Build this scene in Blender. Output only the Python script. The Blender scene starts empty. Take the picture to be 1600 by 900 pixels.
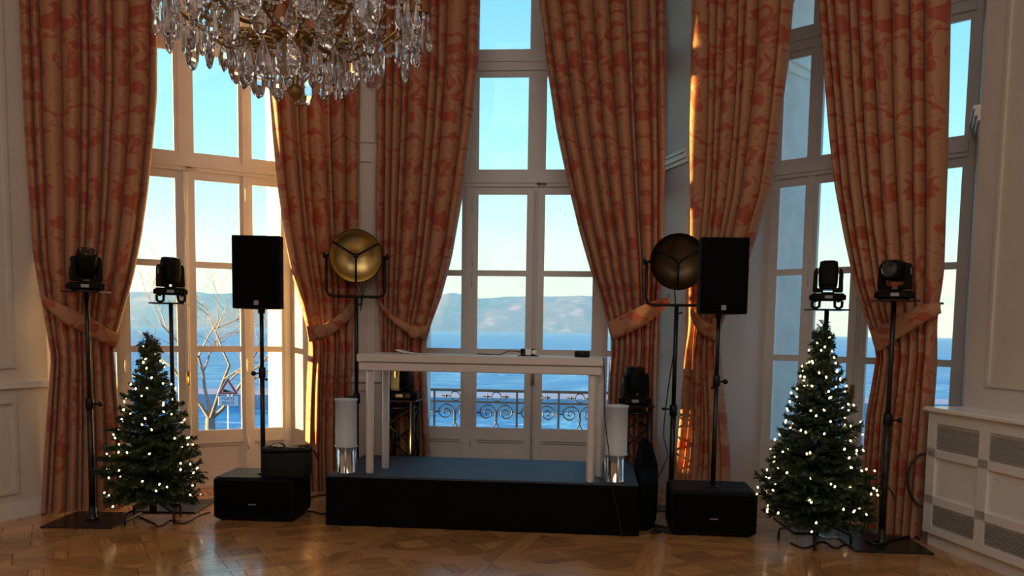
import bpy, bmesh, math, random
from math import sin, cos, tan, pi, radians, sqrt, atan2, exp
from mathutils import Vector, Matrix, noise

# ------------------------------------------------------------------ camera
F = 1350.0; PITCH = radians(5.0); ROLL = .0145; EYE = 1.55
CX, CY = 800.0, 517 + F*tan(PITCH)
FW = Vector((0, cos(PITCH), -sin(PITCH))); U0 = Vector((0, sin(PITCH), cos(PITCH))); R0 = Vector((1, 0, 0))
RT = R0*cos(ROLL) + U0*sin(ROLL); UP = -R0*sin(ROLL) + U0*cos(ROLL)
EYEP = Vector((0, 0, EYE))
scene = bpy.context.scene
COL = scene.collection
cd = bpy.data.cameras.new('camera'); cam = bpy.data.objects.new('camera', cd); COL.objects.link(cam)
m = Matrix((RT, UP, -FW)).transposed().to_4x4(); m.translation = EYEP
cam.matrix_world = m
cd.sensor_width = 36; cd.lens = 36*F/1600; cd.shift_y = (CY-450)/1600
cd.clip_start = .05; cd.clip_end = 20000
scene.camera = cam

# ------------------------------------------------------------------ view, world, sun, large lights
vs = scene.view_settings
vs.view_transform = 'Standard'; vs.look = 'None'; vs.gamma = 1; vs.exposure = 0.0
vs.use_curve_mapping = False
cy = scene.cycles
cy.max_bounces = 12; cy.diffuse_bounces = 5; cy.glossy_bounces = 5; cy.transmission_bounces = 10
cy.transparent_max_bounces = 24; cy.volume_bounces = 1
cy.caustics_reflective = False; cy.caustics_refractive = False
cy.sample_clamp_indirect = 6.0
cy.use_denoising = True

def ramp(nt, stops, interp='LINEAR'):
    r = nt.nodes.new('ShaderNodeValToRGB'); r.color_ramp.interpolation = interp
    e = r.color_ramp.elements
    while len(e) < len(stops): e.new(.5)
    for el, (p, c) in zip(e, stops):
        el.position = p; el.color = (c[0], c[1], c[2], 1)
    return r
w = bpy.data.worlds.new('sky'); scene.world = w; w.use_nodes = True
nt = w.node_tree; nt.nodes.clear(); lk = nt.links.new
tc = nt.nodes.new('ShaderNodeTexCoord'); sx = nt.nodes.new('ShaderNodeSeparateXYZ')
lk(tc.outputs['Generated'], sx.inputs[0])
mr = nt.nodes.new('ShaderNodeMapRange'); mr.inputs['From Min'].default_value = -.05; mr.inputs['From Max'].default_value = .75
lk(sx.outputs['Z'], mr.inputs['Value'])
rp = ramp(nt, [(0, (.28, .44, .50)), (.07, (.31, .48, .54)), (.13, (.27, .52, .62)), (.24, (.18, .50, .70)), (.38, (.10, .38, .66)), (.5, (.07, .31, .62)), (1, (.05, .25, .7))])
lk(mr.outputs[0], rp.inputs[0])
# low cloud bank near the horizon
nz = nt.nodes.new('ShaderNodeTexNoise'); nz.inputs['Scale'].default_value = 5; nz.inputs['Detail'].default_value = 6
mp = nt.nodes.new('ShaderNodeMapping'); mp.inputs['Scale'].default_value = (1.3, 1.3, 9); mp.inputs['Location'].default_value = (2.2, .4, 0)
lk(tc.outputs['Generated'], mp.inputs[0]); lk(mp.outputs[0], nz.inputs['Vector'])
hz = ramp(nt, [(0, (1, 1, 1)), (.115, (1, 1, 1)), (.19, (0, 0, 0))]); lk(mr.outputs[0], hz.inputs[0])
az = ramp(nt, [(.30, (0, 0, 0)), (.42, (1, 1, 1))]); lk(sx.outputs['X'], az.inputs[0])
cl = ramp(nt, [(.44, (0, 0, 0)), (.60, (1, 1, 1))]); lk(nz.outputs['Fac'], cl.inputs[0])
m1 = nt.nodes.new('ShaderNodeMath'); m1.operation = 'MULTIPLY'; lk(hz.outputs[0], m1.inputs[0]); lk(cl.outputs[0], m1.inputs[1])
m2 = nt.nodes.new('ShaderNodeMath'); m2.operation = 'MULTIPLY'; lk(m1.outputs[0], m2.inputs[0]); lk(az.outputs[0], m2.inputs[1])
mx = nt.nodes.new('ShaderNodeMix'); mx.data_type = 'RGBA'
lk(m2.outputs[0], mx.inputs['Factor']); lk(rp.outputs[0], mx.inputs['A']); mx.inputs['B'].default_value = (.50, .56, .74, 1)
bg = nt.nodes.new('ShaderNodeBackground'); bg.inputs['Strength'].default_value = 2.0
lk(mx.outputs['Result'], bg.inputs[0]); wo = nt.nodes.new('ShaderNodeOutputWorld'); lk(bg.outputs[0], wo.inputs[0])

SUN_DIR = Vector((1, .004, -.05)).normalized()
sl = bpy.data.lights.new('low_sun', 'SUN'); sl.energy = 34.0; sl.color = (1, .60, .17); sl.angle = radians(.6)
so = bpy.data.objects.new('low_sun', sl); COL.objects.link(so)
so.rotation_euler = SUN_DIR.to_track_quat('-Z', 'Y').to_euler()

def area(name, loc, target, sx_, sy_, power, color):
    l = bpy.data.lights.new(name, 'AREA'); l.shape = 'RECTANGLE'; l.size = sx_; l.size_y = sy_; l.energy = power; l.color = color
    o = bpy.data.objects.new(name, l); COL.objects.link(o); o.location = loc
    o.rotation_euler = (Vector(target)-Vector(loc)).to_track_quat('-Z', 'Y').to_euler()
    return o
# added fill: broad unseen area lights, overhead and behind the viewer
area('hall_fill_light', (-.3, 1.2, 6.3), (-.3, 1.6, 0), 6.5, 6.0, 190, (1, .90, .80))
area('hall_fill_light_far', (0, -4.6, 4.6), (0, 7, 1.5), 6.0, 3.0, 95, (1, .90, .82))

# ------------------------------------------------------------------ pixel helpers (1600 x 900 frame)
def ray(x, y): return FW + RT*((x-CX)/F) - UP*((y-CY)/F)
def atz(x, y, z=0.0):
    d = ray(x, y); return EYEP + d*((z-EYE)/d.z)
def aty(x, y, Y):
    d = ray(x, y); return EYEP + d*(Y/d.y)
def onp(x, y, p0, n):
    d = ray(x, y); return EYEP + d*((Vector(p0)-EYEP).dot(n)/d.dot(n))

# ------------------------------------------------------------------ materials
def mat(name, col, rough=.5, metal=0.0, var=0.0, scale=8.0, bump=0.0, bscale=60.0, stretch=(1, 1, 1), spec=.5, coat=0.0, emit=None, estr=0.0, trans=0.0, sheen=0.0):
    M = bpy.data.materials.new(name); M.use_nodes = True; t = M.node_tree; b = t.nodes['Principled BSDF']
    b.inputs['Base Color'].default_value = (*col, 1); b.inputs['Roughness'].default_value = rough; b.inputs['Metallic'].default_value = metal
    b.inputs['Specular IOR Level'].default_value = spec; b.inputs['Coat Weight'].default_value = coat; b.inputs['Transmission Weight'].default_value = trans
    b.inputs['Sheen Weight'].default_value = sheen
    if emit: b.inputs['Emission Color'].default_value = (*emit, 1); b.inputs['Emission Strength'].default_value = estr
    if var or bump:
        c = t.nodes.new('ShaderNodeTexCoord'); p = t.nodes.new('ShaderNodeMapping'); p.inputs['Scale'].default_value = stretch
        t.links.new(c.outputs['Object'], p.inputs[0])
    if var:
        n = t.nodes.new('ShaderNodeTexNoise'); n.inputs['Scale'].default_value = scale; n.inputs['Detail'].default_value = 5
        t.links.new(p.outputs[0], n.inputs['Vector'])
        r = ramp(t, [(.3, [max(0, v*(1-var)) for v in col]), (.7, [min(1, v*(1+var)) for v in col])])
        t.links.new(n.outputs['Fac'], r.inputs[0]); t.links.new(r.outputs[0], b.inputs['Base Color'])
    if bump:
        n = t.nodes.new('ShaderNodeTexNoise'); n.inputs['Scale'].default_value = bscale; n.inputs['Detail'].default_value = 3
        t.links.new(p.outputs[0], n.inputs['Vector'])
        bp = t.nodes.new('ShaderNodeBump'); bp.inputs['Strength'].default_value = bump; bp.inputs['Distance'].default_value = .01
        t.links.new(n.outputs['Fac'], bp.inputs['Height']); t.links.new(bp.outputs[0], b.inputs['Normal'])
    return M
M_wall = mat('wall_paint', (.62, .56, .50), .6, var=.05, scale=3, bump=.05)
M_white = mat('window_paint', (.70, .68, .66), .42, var=.04, scale=4)
M_stone = mat('facade_stone', (.70, .67, .60), .85, var=.08, scale=5, bump=.2)
M_ceil = mat('ceiling_paint', (.75, .72, .68), .7, var=.03)
M_black = mat('black_plastic', (.005, .005, .006), .45, var=.2, scale=30, bump=.05, bscale=300, spec=.25)
M_blackrough = mat('black_textured_paint', (.004, .004, .0045), .6, bump=.25, bscale=400, spec=.15)
M_grille = mat('black_grille', (.002, .002, .0025), .8, bump=.5, bscale=700, spec=.08)
M_metal_blk = mat('black_steel', (.012, .012, .013), .32, metal=.3, var=.2, scale=20)
M_iron = mat('dark_iron', (.035, .05, .085), .5, var=.2, scale=20)
M_chrome = mat('chrome', (.85, .84, .82), .06, metal=1)
M_brass = mat('old_brass', (.30, .19, .06), .32, metal=1, var=.3, scale=25)
M_gold = mat('gold_reflector', (.72, .53, .20), .30, metal=1, var=.1, scale=5)
M_gold_unlit = mat('gold_reflector_unlit', (.10, .065, .035), .35, metal=1, var=.15, scale=5)  # darker copy of the gold: a dish reflecting little light, put into the colour
M_cloth = mat('black_cloth', (.003, .003, .0035), .9, var=.3, scale=40, bump=.3, bscale=250, spec=.08)
M_carpet = mat('dark_blue_stage_carpet', (.022, .034, .055), .62, var=.25, scale=200, bump=.3, bscale=600, spec=.6)
M_table = mat('white_table_paint', (.62, .60, .57), .4, var=.03)
M_alu = mat('pale_aluminium', (.72, .72, .72), .3, metal=.6, var=.05)
M_paper = mat('white_paper', (.8, .8, .8), .6, var=.02)
M_cable = mat('black_cable', (.008, .008, .008), .5, var=.1)
M_shade = mat('frosted_shade', (.80, .83, .86), .35, var=.02)
M_darkglass = mat('dark_lens', (.01, .01, .015), .05, coat=1, var=.1)
M_bag = mat('black_nylon', (.006, .007, .009), .6, var=.3, scale=60, bump=.2, bscale=300, spec=.25)
M_trunk = mat('brown_stem', (.05, .035, .02), .8, var=.3, scale=30)
M_bark = mat('grey_bark', (.30, .21, .15), .85, var=.3, scale=15)
M_wax = mat('candle_cream', (.72, .62, .42), .45, var=.05)
M_bulb = mat('fairy_bulb', (1, .9, .65), .4, emit=(1, .74, .34), estr=7)
M_red = mat('sign_red', (.55, .04, .03), .5, var=.1)
M_signw = mat('sign_white', (.8, .8, .8), .5, var=.03)
M_label = mat('grey_label', (.30, .30, .30), .5, var=.1)
M_marble = mat('pale_marble', (.75, .73, .70), .25, var=.06, scale=6)
M_concrete = mat('jetty_concrete', (.42, .42, .44), .9, var=.15, scale=.4)
M_earth = mat('street_asphalt', (.10, .10, .10), .9, var=.2, scale=2)

def translucent(M, f):
    t = M.node_tree; b = t.nodes['Principled BSDF']; o = t.nodes['Material Output']; tl = t.nodes.new('ShaderNodeBsdfTranslucent'); tl.inputs[0].default_value = (.85, .90, .95, 1)
    ms = t.nodes.new('ShaderNodeMixShader'); ms.inputs[0].default_value = f; t.links.new(b.outputs[0], ms.inputs[1]); t.links.new(tl.outputs[0], ms.inputs[2]); t.links.new(ms.outputs[0], o.inputs[0])
translucent(M_shade, .55)
def glass_mat():
    M = bpy.data.materials.new('window_glass'); M.use_nodes = True; t = M.node_tree; t.nodes.clear()
    o = t.nodes.new('ShaderNodeOutputMaterial'); mxs = t.nodes.new('ShaderNodeMixShader')
    tr = t.nodes.new('ShaderNodeBsdfTransparent'); tr.inputs[0].default_value = (.97, .985, .985, 1)
    gl = t.nodes.new('ShaderNodeBsdfGlossy'); gl.inputs['Roughness'].default_value = .02
    fr = t.nodes.new('ShaderNodeFresnel'); fr.inputs[0].default_value = 1.45
    ge = t.nodes.new('ShaderNodeNewGeometry'); mu = t.nodes.new('ShaderNodeMath'); mu.operation = 'MULTIPLY_ADD'      # thin sheet: the inner side of the pane adds no total reflection
    mu.inputs[1].default_value = -1; mu.inputs[2].default_value = 1; t.links.new(ge.outputs['Backfacing'], mu.inputs[0])
    m3 = t.nodes.new('ShaderNodeMath'); m3.operation = 'MULTIPLY'; t.links.new(mu.outputs[0], m3.inputs[0]); t.links.new(fr.outputs[0], m3.inputs[1])
    t.links.new(m3.outputs[0], mxs.inputs[0]); t.links.new(tr.outputs[0], mxs.inputs[1]); t.links.new(gl.outputs[0], mxs.inputs[2])
    t.links.new(mxs.outputs[0], o.inputs[0]); return M
M_glass = glass_mat()
M_crystal = bpy.data.materials.new('cut_crystal'); M_crystal.use_nodes = True
_b = M_crystal.node_tree.nodes['Principled BSDF']
_b.inputs['Base Color'].default_value = (.97, .97, 1, 1); _b.inputs['Transmission Weight'].default_value = .95; _b.inputs['Roughness'].default_value = .02; _b.inputs['IOR'].default_value = 1.55

def damask():
    M = bpy.data.materials.new('damask_fabric'); M.use_nodes = True; t = M.node_tree; L = t.links.new
    b = t.nodes['Principled BSDF']; out = t.nodes['Material Output']
    uv = t.nodes.new('ShaderNodeUVMap'); sp = t.nodes.new('ShaderNodeSeparateXYZ'); L(uv.outputs[0], sp.inputs[0])
    pp = t.nodes.new('ShaderNodeMath'); pp.operation = 'PINGPONG'; pp.inputs[1].default_value = .30; L(sp.outputs['X'], pp.inputs[0])
    cb = t.nodes.new('ShaderNodeCombineXYZ'); L(pp.outputs[0], cb.inputs[0]); L(sp.outputs['Y'], cb.inputs[1])
    # flowing leaf and scroll shapes, mirrored left to right as a damask is
    n = t.nodes.new('ShaderNodeTexNoise'); n.inputs['Scale'].default_value = 6.0; n.inputs['Detail'].default_value = 1.5; n.inputs['Distortion'].default_value = 1.1
    L(cb.outputs[0], n.inputs['Vector'])
    n2 = t.nodes.new('ShaderNodeTexNoise'); n2.inputs['Scale'].default_value = 4.2; n2.inputs['Detail'].default_value = .6; n2.inputs['Distortion'].default_value = 2.2
    L(cb.outputs[0], n2.inputs['Vector'])
    r1 = ramp(t, [(.555, (0, 0, 0)), (.575, (1, 1, 1))]); L(n.outputs['Fac'], r1.inputs[0])
    r2 = ramp(t, [(.465, (0, 0, 0)), (.475, (.8, .8, .8)), (.497, (.8, .8, .8)), (.507, (0, 0, 0))]); L(n2.outputs['Fac'], r2.inputs[0])
    mx_ = t.nodes.new('ShaderNodeMath'); mx_.operation = 'MAXIMUM'; L(r1.outputs[0], mx_.inputs[0]); L(r2.outputs[0], mx_.inputs[1])
    c = t.nodes.new('ShaderNodeMix'); c.data_type = 'RGBA'; L(mx_.outputs[0], c.inputs['Factor'])
    c.inputs['A'].default_value = (.41, .195, .095, 1); c.inputs['B'].default_value = (.37, .072, .030, 1)
    L(c.outputs['Result'], b.inputs['Base Color']); b.inputs['Roughness'].default_value = .62; b.inputs['Sheen Weight'].default_value = .15
    tl = t.nodes.new('ShaderNodeBsdfTranslucent'); L(c.outputs['Result'], tl.inputs[0])
    ms = t.nodes.new('ShaderNodeMixShader'); ms.inputs[0].default_value = .05; L(b.outputs[0], ms.inputs[1]); L(tl.outputs[0], ms.inputs[2]); L(ms.outputs[0], out.inputs[0])
    return M
M_damask = damask()

def wood():
    M = bpy.data.materials.new('oak_parquet'); M.use_nodes = True; t = M.node_tree; L = t.links.new; b = t.nodes['Principled BSDF']
    uv = t.nodes.new('ShaderNodeUVMap'); p = t.nodes.new('ShaderNodeMapping'); p.inputs['Scale'].default_value = (2.2, 38, 1); L(uv.outputs[0], p.inputs[0])
    n = t.nodes.new('ShaderNodeTexNoise'); n.inputs['Scale'].default_value = 1.5; n.inputs['Detail'].default_value = 6; L(p.outputs[0], n.inputs['Vector'])
    r = ramp(t, [(.25, (.30, .145, .048)), (.75, (.54, .28, .11))]); L(n.outputs['Fac'], r.inputs[0])
    at = t.nodes.new('ShaderNodeAttribute'); at.attribute_name = 'tint'
    mu = t.nodes.new('ShaderNodeMix'); mu.data_type = 'RGBA'; mu.blend_type = 'MULTIPLY'; mu.inputs['Factor'].default_value = 1
    L(r.outputs[0], mu.inputs['A']); L(at.outputs['Color'], mu.inputs['B']); L(mu.outputs['Result'], b.inputs['Base Color'])
    b.inputs['Roughness'].default_value = .24; b.inputs['Coat Weight'].default_value = .35; b.inputs['Coat Roughness'].default_value = .12
    nb = t.nodes.new('ShaderNodeTexNoise'); nb.inputs['Scale'].default_value = 5; c2 = t.nodes.new('ShaderNodeTexCoord'); L(c2.outputs['Object'], nb.inputs['Vector'])
    bp = t.nodes.new('ShaderNodeBump'); bp.inputs['Strength'].default_value = .06; bp.inputs['Distance'].default_value = .02; L(nb.outputs['Fac'], bp.inputs['Height']); L(bp.outputs[0], b.inputs['Normal'])
    return M
M_wood = wood()
M_joint = mat('dark_floor_joint', (.06, .03, .012), .6, var=.1)

def needle_mat():
    M = bpy.data.materials.new('green_needles'); M.use_nodes = True; t = M.node_tree; L = t.links.new; b = t.nodes['Principled BSDF']
    oi = t.nodes.new('ShaderNodeObjectInfo'); r = ramp(t, [(0, (.010, .028, .016)), (.6, (.018, .045, .018)), (1, (.040, .062, .018))]); L(oi.outputs['Random'], r.inputs[0])
    L(r.outputs[0], b.inputs['Base Color']); b.inputs['Roughness'].default_value = .5
    return M
M_needle = needle_mat()

# ------------------------------------------------------------------ mesh building
class MB:
    def __init__(s): s.v = []; s.f = []; s.sm = []
    def add(s, vs_, fs, smooth=False):
        o = len(s.v); s.v += [tuple(p) for p in vs_]; s.f += [tuple(i+o for i in f) for f in fs]; s.sm += [smooth]*len(fs); return s
    def box(s, x0, x1, y0, y1, z0, z1):
        return s.add([(x, y, z) for z in (z0, z1) for y in (y0, y1) for x in (x0, x1)],
                     [(0, 2, 3, 1), (4, 5, 7, 6), (0, 1, 5, 4), (2, 6, 7, 3), (0, 4, 6, 2), (1, 3, 7, 5)])
    def cbox(s, x0, x1, y0, y1, z0, z1, c):
        # box with chamfered vertical and horizontal edges
        V = []; 
        for z, k in ((z0, c), (z0+c, 0), (z1-c, 0), (z1, c)):
            a, b, d, e = x0+k, x1-k, y0+k, y1-k
            V += [(a+c, d, z), (b-c, d, z), (b, d+c, z), (b, e-c, z), (b-c, e, z), (a+c, e, z), (a, e-c, z), (a, d+c, z)]
        Fs = [tuple(range(7, -1, -1)), tuple(range(24, 32))]
        for l in range(3):
            for i in range(8):
                j = (i+1) % 8; Fs.append((l*8+i, l*8+j, l*8+8+j, l*8+8+i))
        return s.add(V, Fs)
    def prism(s, poly, z0, z1, axis='z'):
        n = len(poly)
        def P(a, b, c):
            return (a, b, c) if axis == 'z' else ((a, c, b) if axis == 'y' else (c, a, b))
        V = [P(a, b, z0) for a, b in poly] + [P(a, b, z1) for a, b in poly]
        return s.add(V, [tuple(range(n-1, -1, -1)), tuple(range(n, 2*n))] + [(i, (i+1) % n, n+(i+1) % n, n+i) for i in range(n)])
    def lathe(s, prof, seg=16, c=(0, 0, 0), M=None, smooth=True, sx=1, sy=1):
        V = []; Fs = []; n = len(prof)
        for k in range(seg):
            a = 2*pi*k/seg
            for r, z in prof:
                p = Vector((r*cos(a)*sx, r*sin(a)*sy, z))
                if M: p = M @ p
                V.append((p[0]+c[0], p[1]+c[1], p[2]+c[2]))
        for k in range(seg):
            k2 = (k+1) % seg
            for i in range(n-1): Fs.append((k*n+i, k2*n+i, k2*n+i+1, k*n+i+1))
        return s.add(V, Fs, smooth)
    def tube(s, pts, r, seg=8, closed=False, cap=True):
        pts = [Vector(p) for p in pts]; n = len(pts); V = []; Fs = []
        rs = r if isinstance(r, (list, tuple)) else [r]*n
        up = None
        for i, p in enumerate(pts):
            if closed: d = pts[(i+1) % n]-pts[i-1]
            else: d = pts[min(i+1, n-1)]-pts[max(i-1, 0)]
            d = d.normalized() if d.length > 1e-9 else Vector((0, 0, 1))
            if up is None: up = Vector((0, 0, 1)) if abs(d.z) < .9 else Vector((1, 0, 0))
            a = d.cross(up)
            if a.length < 1e-4: a = d.cross(Vector((.3, 1, .2)))
            a.normalize(); b = a.cross(d).normalized(); up = b
            for k in range(seg):
                t = 2*pi*k/seg; V.append(p + (a*cos(t)+b*sin(t))*rs[i])
        for i in range(n if closed else n-1):
            j = (i+1) % n
            for k in range(seg):
                k2 = (k+1) % seg; Fs.append((i*seg+k, i*seg+k2, j*seg+k2, j*seg+k))
        s.add(V, Fs, True)
        if cap and not closed:
            o = len(s.v)-n*seg
            s.f += [tuple(o+k for k in range(seg-1, -1, -1)), tuple(o+(n-1)*seg+k for k in range(seg))]; s.sm += [False, False]
        return s
    def sphere(s, c, r, seg=10, rings=6):
        prof = [(max(1e-5, r*sin(pi*i/rings)), -r*cos(pi*i/rings)) for i in range(rings+1)]
        return s.lathe(prof, seg, c)
    def loft(s, A, B, smooth=False, closed=False):
        n = len(A); k = n if closed else n-1
        return s.add(list(A)+list(B), [(i, (i+1) % n, n+(i+1) % n, n+i) for i in range(k)], smooth)
    def mesh(s, name, fix=True):
        me = bpy.data.meshes.new(name); me.from_pydata(s.v, [], s.f)
        me.polygons.foreach_set('use_smooth', s.sm)
        if fix:
            bm = bmesh.new(); bm.from_mesh(me); bmesh.ops.remove_doubles(bm, verts=bm.verts, dist=1e-6)
            bmesh.ops.recalc_face_normals(bm, faces=bm.faces); bm.to_mesh(me); bm.free()
        me.update(); return me
    def build(s, name, M, parent=None, loc=None, rot=None, fix=True, bevel=0):
        me = s.mesh(name, fix); me.materials.append(M)
        return link(name, me, parent, loc, rot, bevel)
def link(name, me, parent=None, loc=None, rot=None, bevel=0):
    o = bpy.data.objects.new(name, me); COL.objects.link(o)
    if parent: o.parent = parent
    if loc is not None: o.location = loc
    if rot is not None: o.rotation_euler = rot
    if bevel:
        b = o.modifiers.new('edge', 'BEVEL'); b.width = bevel; b.segments = 2; b.limit_method = 'ANGLE'
    return o
def tag(o, label=None, cat=None, group=None, kind=None):
    if label: o['label'] = label
    if cat: o['category'] = cat
    if group: o['group'] = group
    if kind: o['kind'] = kind
    return o
def thing(name, label, cat, loc=(0, 0, 0), rz=0, group=None, kind=None):
    o = bpy.data.objects.new(name, None); COL.objects.link(o); o.location = loc; o.rotation_euler = (0, 0, rz); o.empty_display_size = .1
    return tag(o, label, cat, group, kind)
def V2(p, z=0): return Vector((p[0], p[1], z))

# ------------------------------------------------------------------ the three window bays
ZB, Z3, ZT, Z4, SPR = .546, 2.924, 3.153, 4.072, 4.33       # glass bottom, door glass top, light bottom, light top, arch spring
ZBAR = (1.335, 2.13); ND, SPL, EXT = .60, .20, .72
CEIL = 6.4
class Bay: pass
def bay(a, mm, uc, side, leaf, gm, gs, flare=0.0):
    b = Bay(); b.flare = flare; k = sqrt(1+mm*mm); X = uc/k
    b.o = Vector((X, a+mm*X, 0)); b.e = Vector((1/k, mm/k, 0)); b.n = Vector((-mm/k, 1/k, 0)); b.rz = atan2(mm, 1)
    b.leaf, b.side, b.gm, b.gs = leaf, side, gm, gs            # glass widths; gap at the meeting stile and beside sidelights
    xB1 = -gm/2; xB0 = xB1-leaf; xA1 = xB0-gs; xA0 = xA1-side
    b.cols = [(xA0, xA1), (xB0, xB1), (-xB1, -xB0), (-xA1, -xA0)]
    b.hw = -xA0+.085
    def W(u, d=0, z=0): return b.o + b.e*u + b.n*d + Vector((0, 0, z))
    b.W = W
    b.cl = W(-b.hw-SPL, -ND); b.cr = W(b.hw+SPL, -ND)
    return b
BL = bay(9.9379, .55994, -3.54, .29, .424, .155, .105, 1.35)
BC = bay(8.8604, -.0836, .215, .42, .51, .164, .147)
BR = bay(10.7303, -1.00757, 4.326, .271, .345, .15, .11)
BAYS = [BL, BC, BR]

def outline(hw, n=20, z0=0.0):
    pts = [(-hw, z0), (-hw, SPR*.5), (-hw, SPR)]
    pts += [(-hw*cos(pi*i/n), SPR+hw*sin(pi*i/n)) for i in range(1, n)]
    return pts + [(hw, SPR), (hw, SPR*.5), (hw, z0)]
def build_bay(b, side):
    hw = b.hw; hr = hw+SPL
    A = outline(hr); Bn = outline(hw)
    m_ = MB()
    m_.loft([b.W(u, -ND, z) for u, z in A], [b.W(u, -.03, z) for u, z in Bn])          # splayed reveal and arch soffit
    top = [b.W(u, -ND, CEIL) for u, z in A]
    m_.loft([b.W(u, -ND, z) for u, z in A], top)
    o = m_.build('wall_%s_bay' % side, M_wall); tag(o, kind='structure')
    ex = MB()                                                                               # outer jambs and facade
    fl_ = lambda u: u-b.flare*min(1, max(0, -u/hw))-.05*min(1, max(-1, u/hw))*(u > 0 or not b.flare)                                  # unseen outer jamb on one side flared wide to let the sun in
    ex.loft([b.W(u, .05, z) for u, z in Bn], [b.W(fl_(u), EXT, z) for u, z in Bn])
    Bo = outline(hw+.16)
    ex.loft([b.W(fl_(u), EXT, z) for u, z in Bn], [b.W(fl_(u), EXT, z) for u, z in Bo])
    ex.loft([b.W(fl_(u), EXT, z) for u, z in Bo], [b.W(u, -.02, z) for u, z in Bo])
    ex.build('facade_jamb', M_stone, o)
    for s in ((-1, 1) if not b.flare else (1,)):
        c = MB()
        for d0, d1, p, z0, z1 in ((.12, EXT+.03, .05, 4.02, 4.10), (.12, EXT+.05, .085, 4.10, 4.17), (.12, EXT+.03, .05, 4.17, 4.27)):
            q = [b.W(s*(hw+.05), d0, 0), b.W(s*(hw-p), d0, 0), b.W(s*(hw-p), d1, 0), b.W(s*(hw+.05), d1, 0)]
            c.add([(v.x, v.y, z0) for v in q]+[(v.x, v.y, z1) for v in q], [(0, 1, 2, 3), (4, 5, 6, 7), (0, 1, 5, 4), (1, 2, 6, 5), (2, 3, 7, 6), (3, 0, 4, 7)])
        c.build('stone_capital', M_stone, o)
        c = MB()                                                                            # inner impost moulding on the reveal
        for pr, z0, z1 in ((.02, 3.13, 3.17), (.04, 3.17, 3.22), (.055, 3.22, 3.245)):
            q = [b.W(s*(hw+.01), -.04, 0), b.W(s*(hw-pr), -.04, 0), b.W(s*(hw+SPL-pr), -ND, 0), b.W(s*(hw+SPL+.01), -ND, 0)]
            c.add([(v.x, v.y, z0) for v in q]+[(v.x, v.y, z1) for v in q], [(0, 1, 2, 3), (4, 5, 6, 7), (0, 1, 5, 4), (1, 2, 6, 5), (2, 3, 7, 6), (3, 0, 4, 7)])
        c.build('impost_moulding', M_white, o)
for b, s in zip(BAYS, ('left', 'centre', 'right')): build_bay(b, s)

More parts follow.
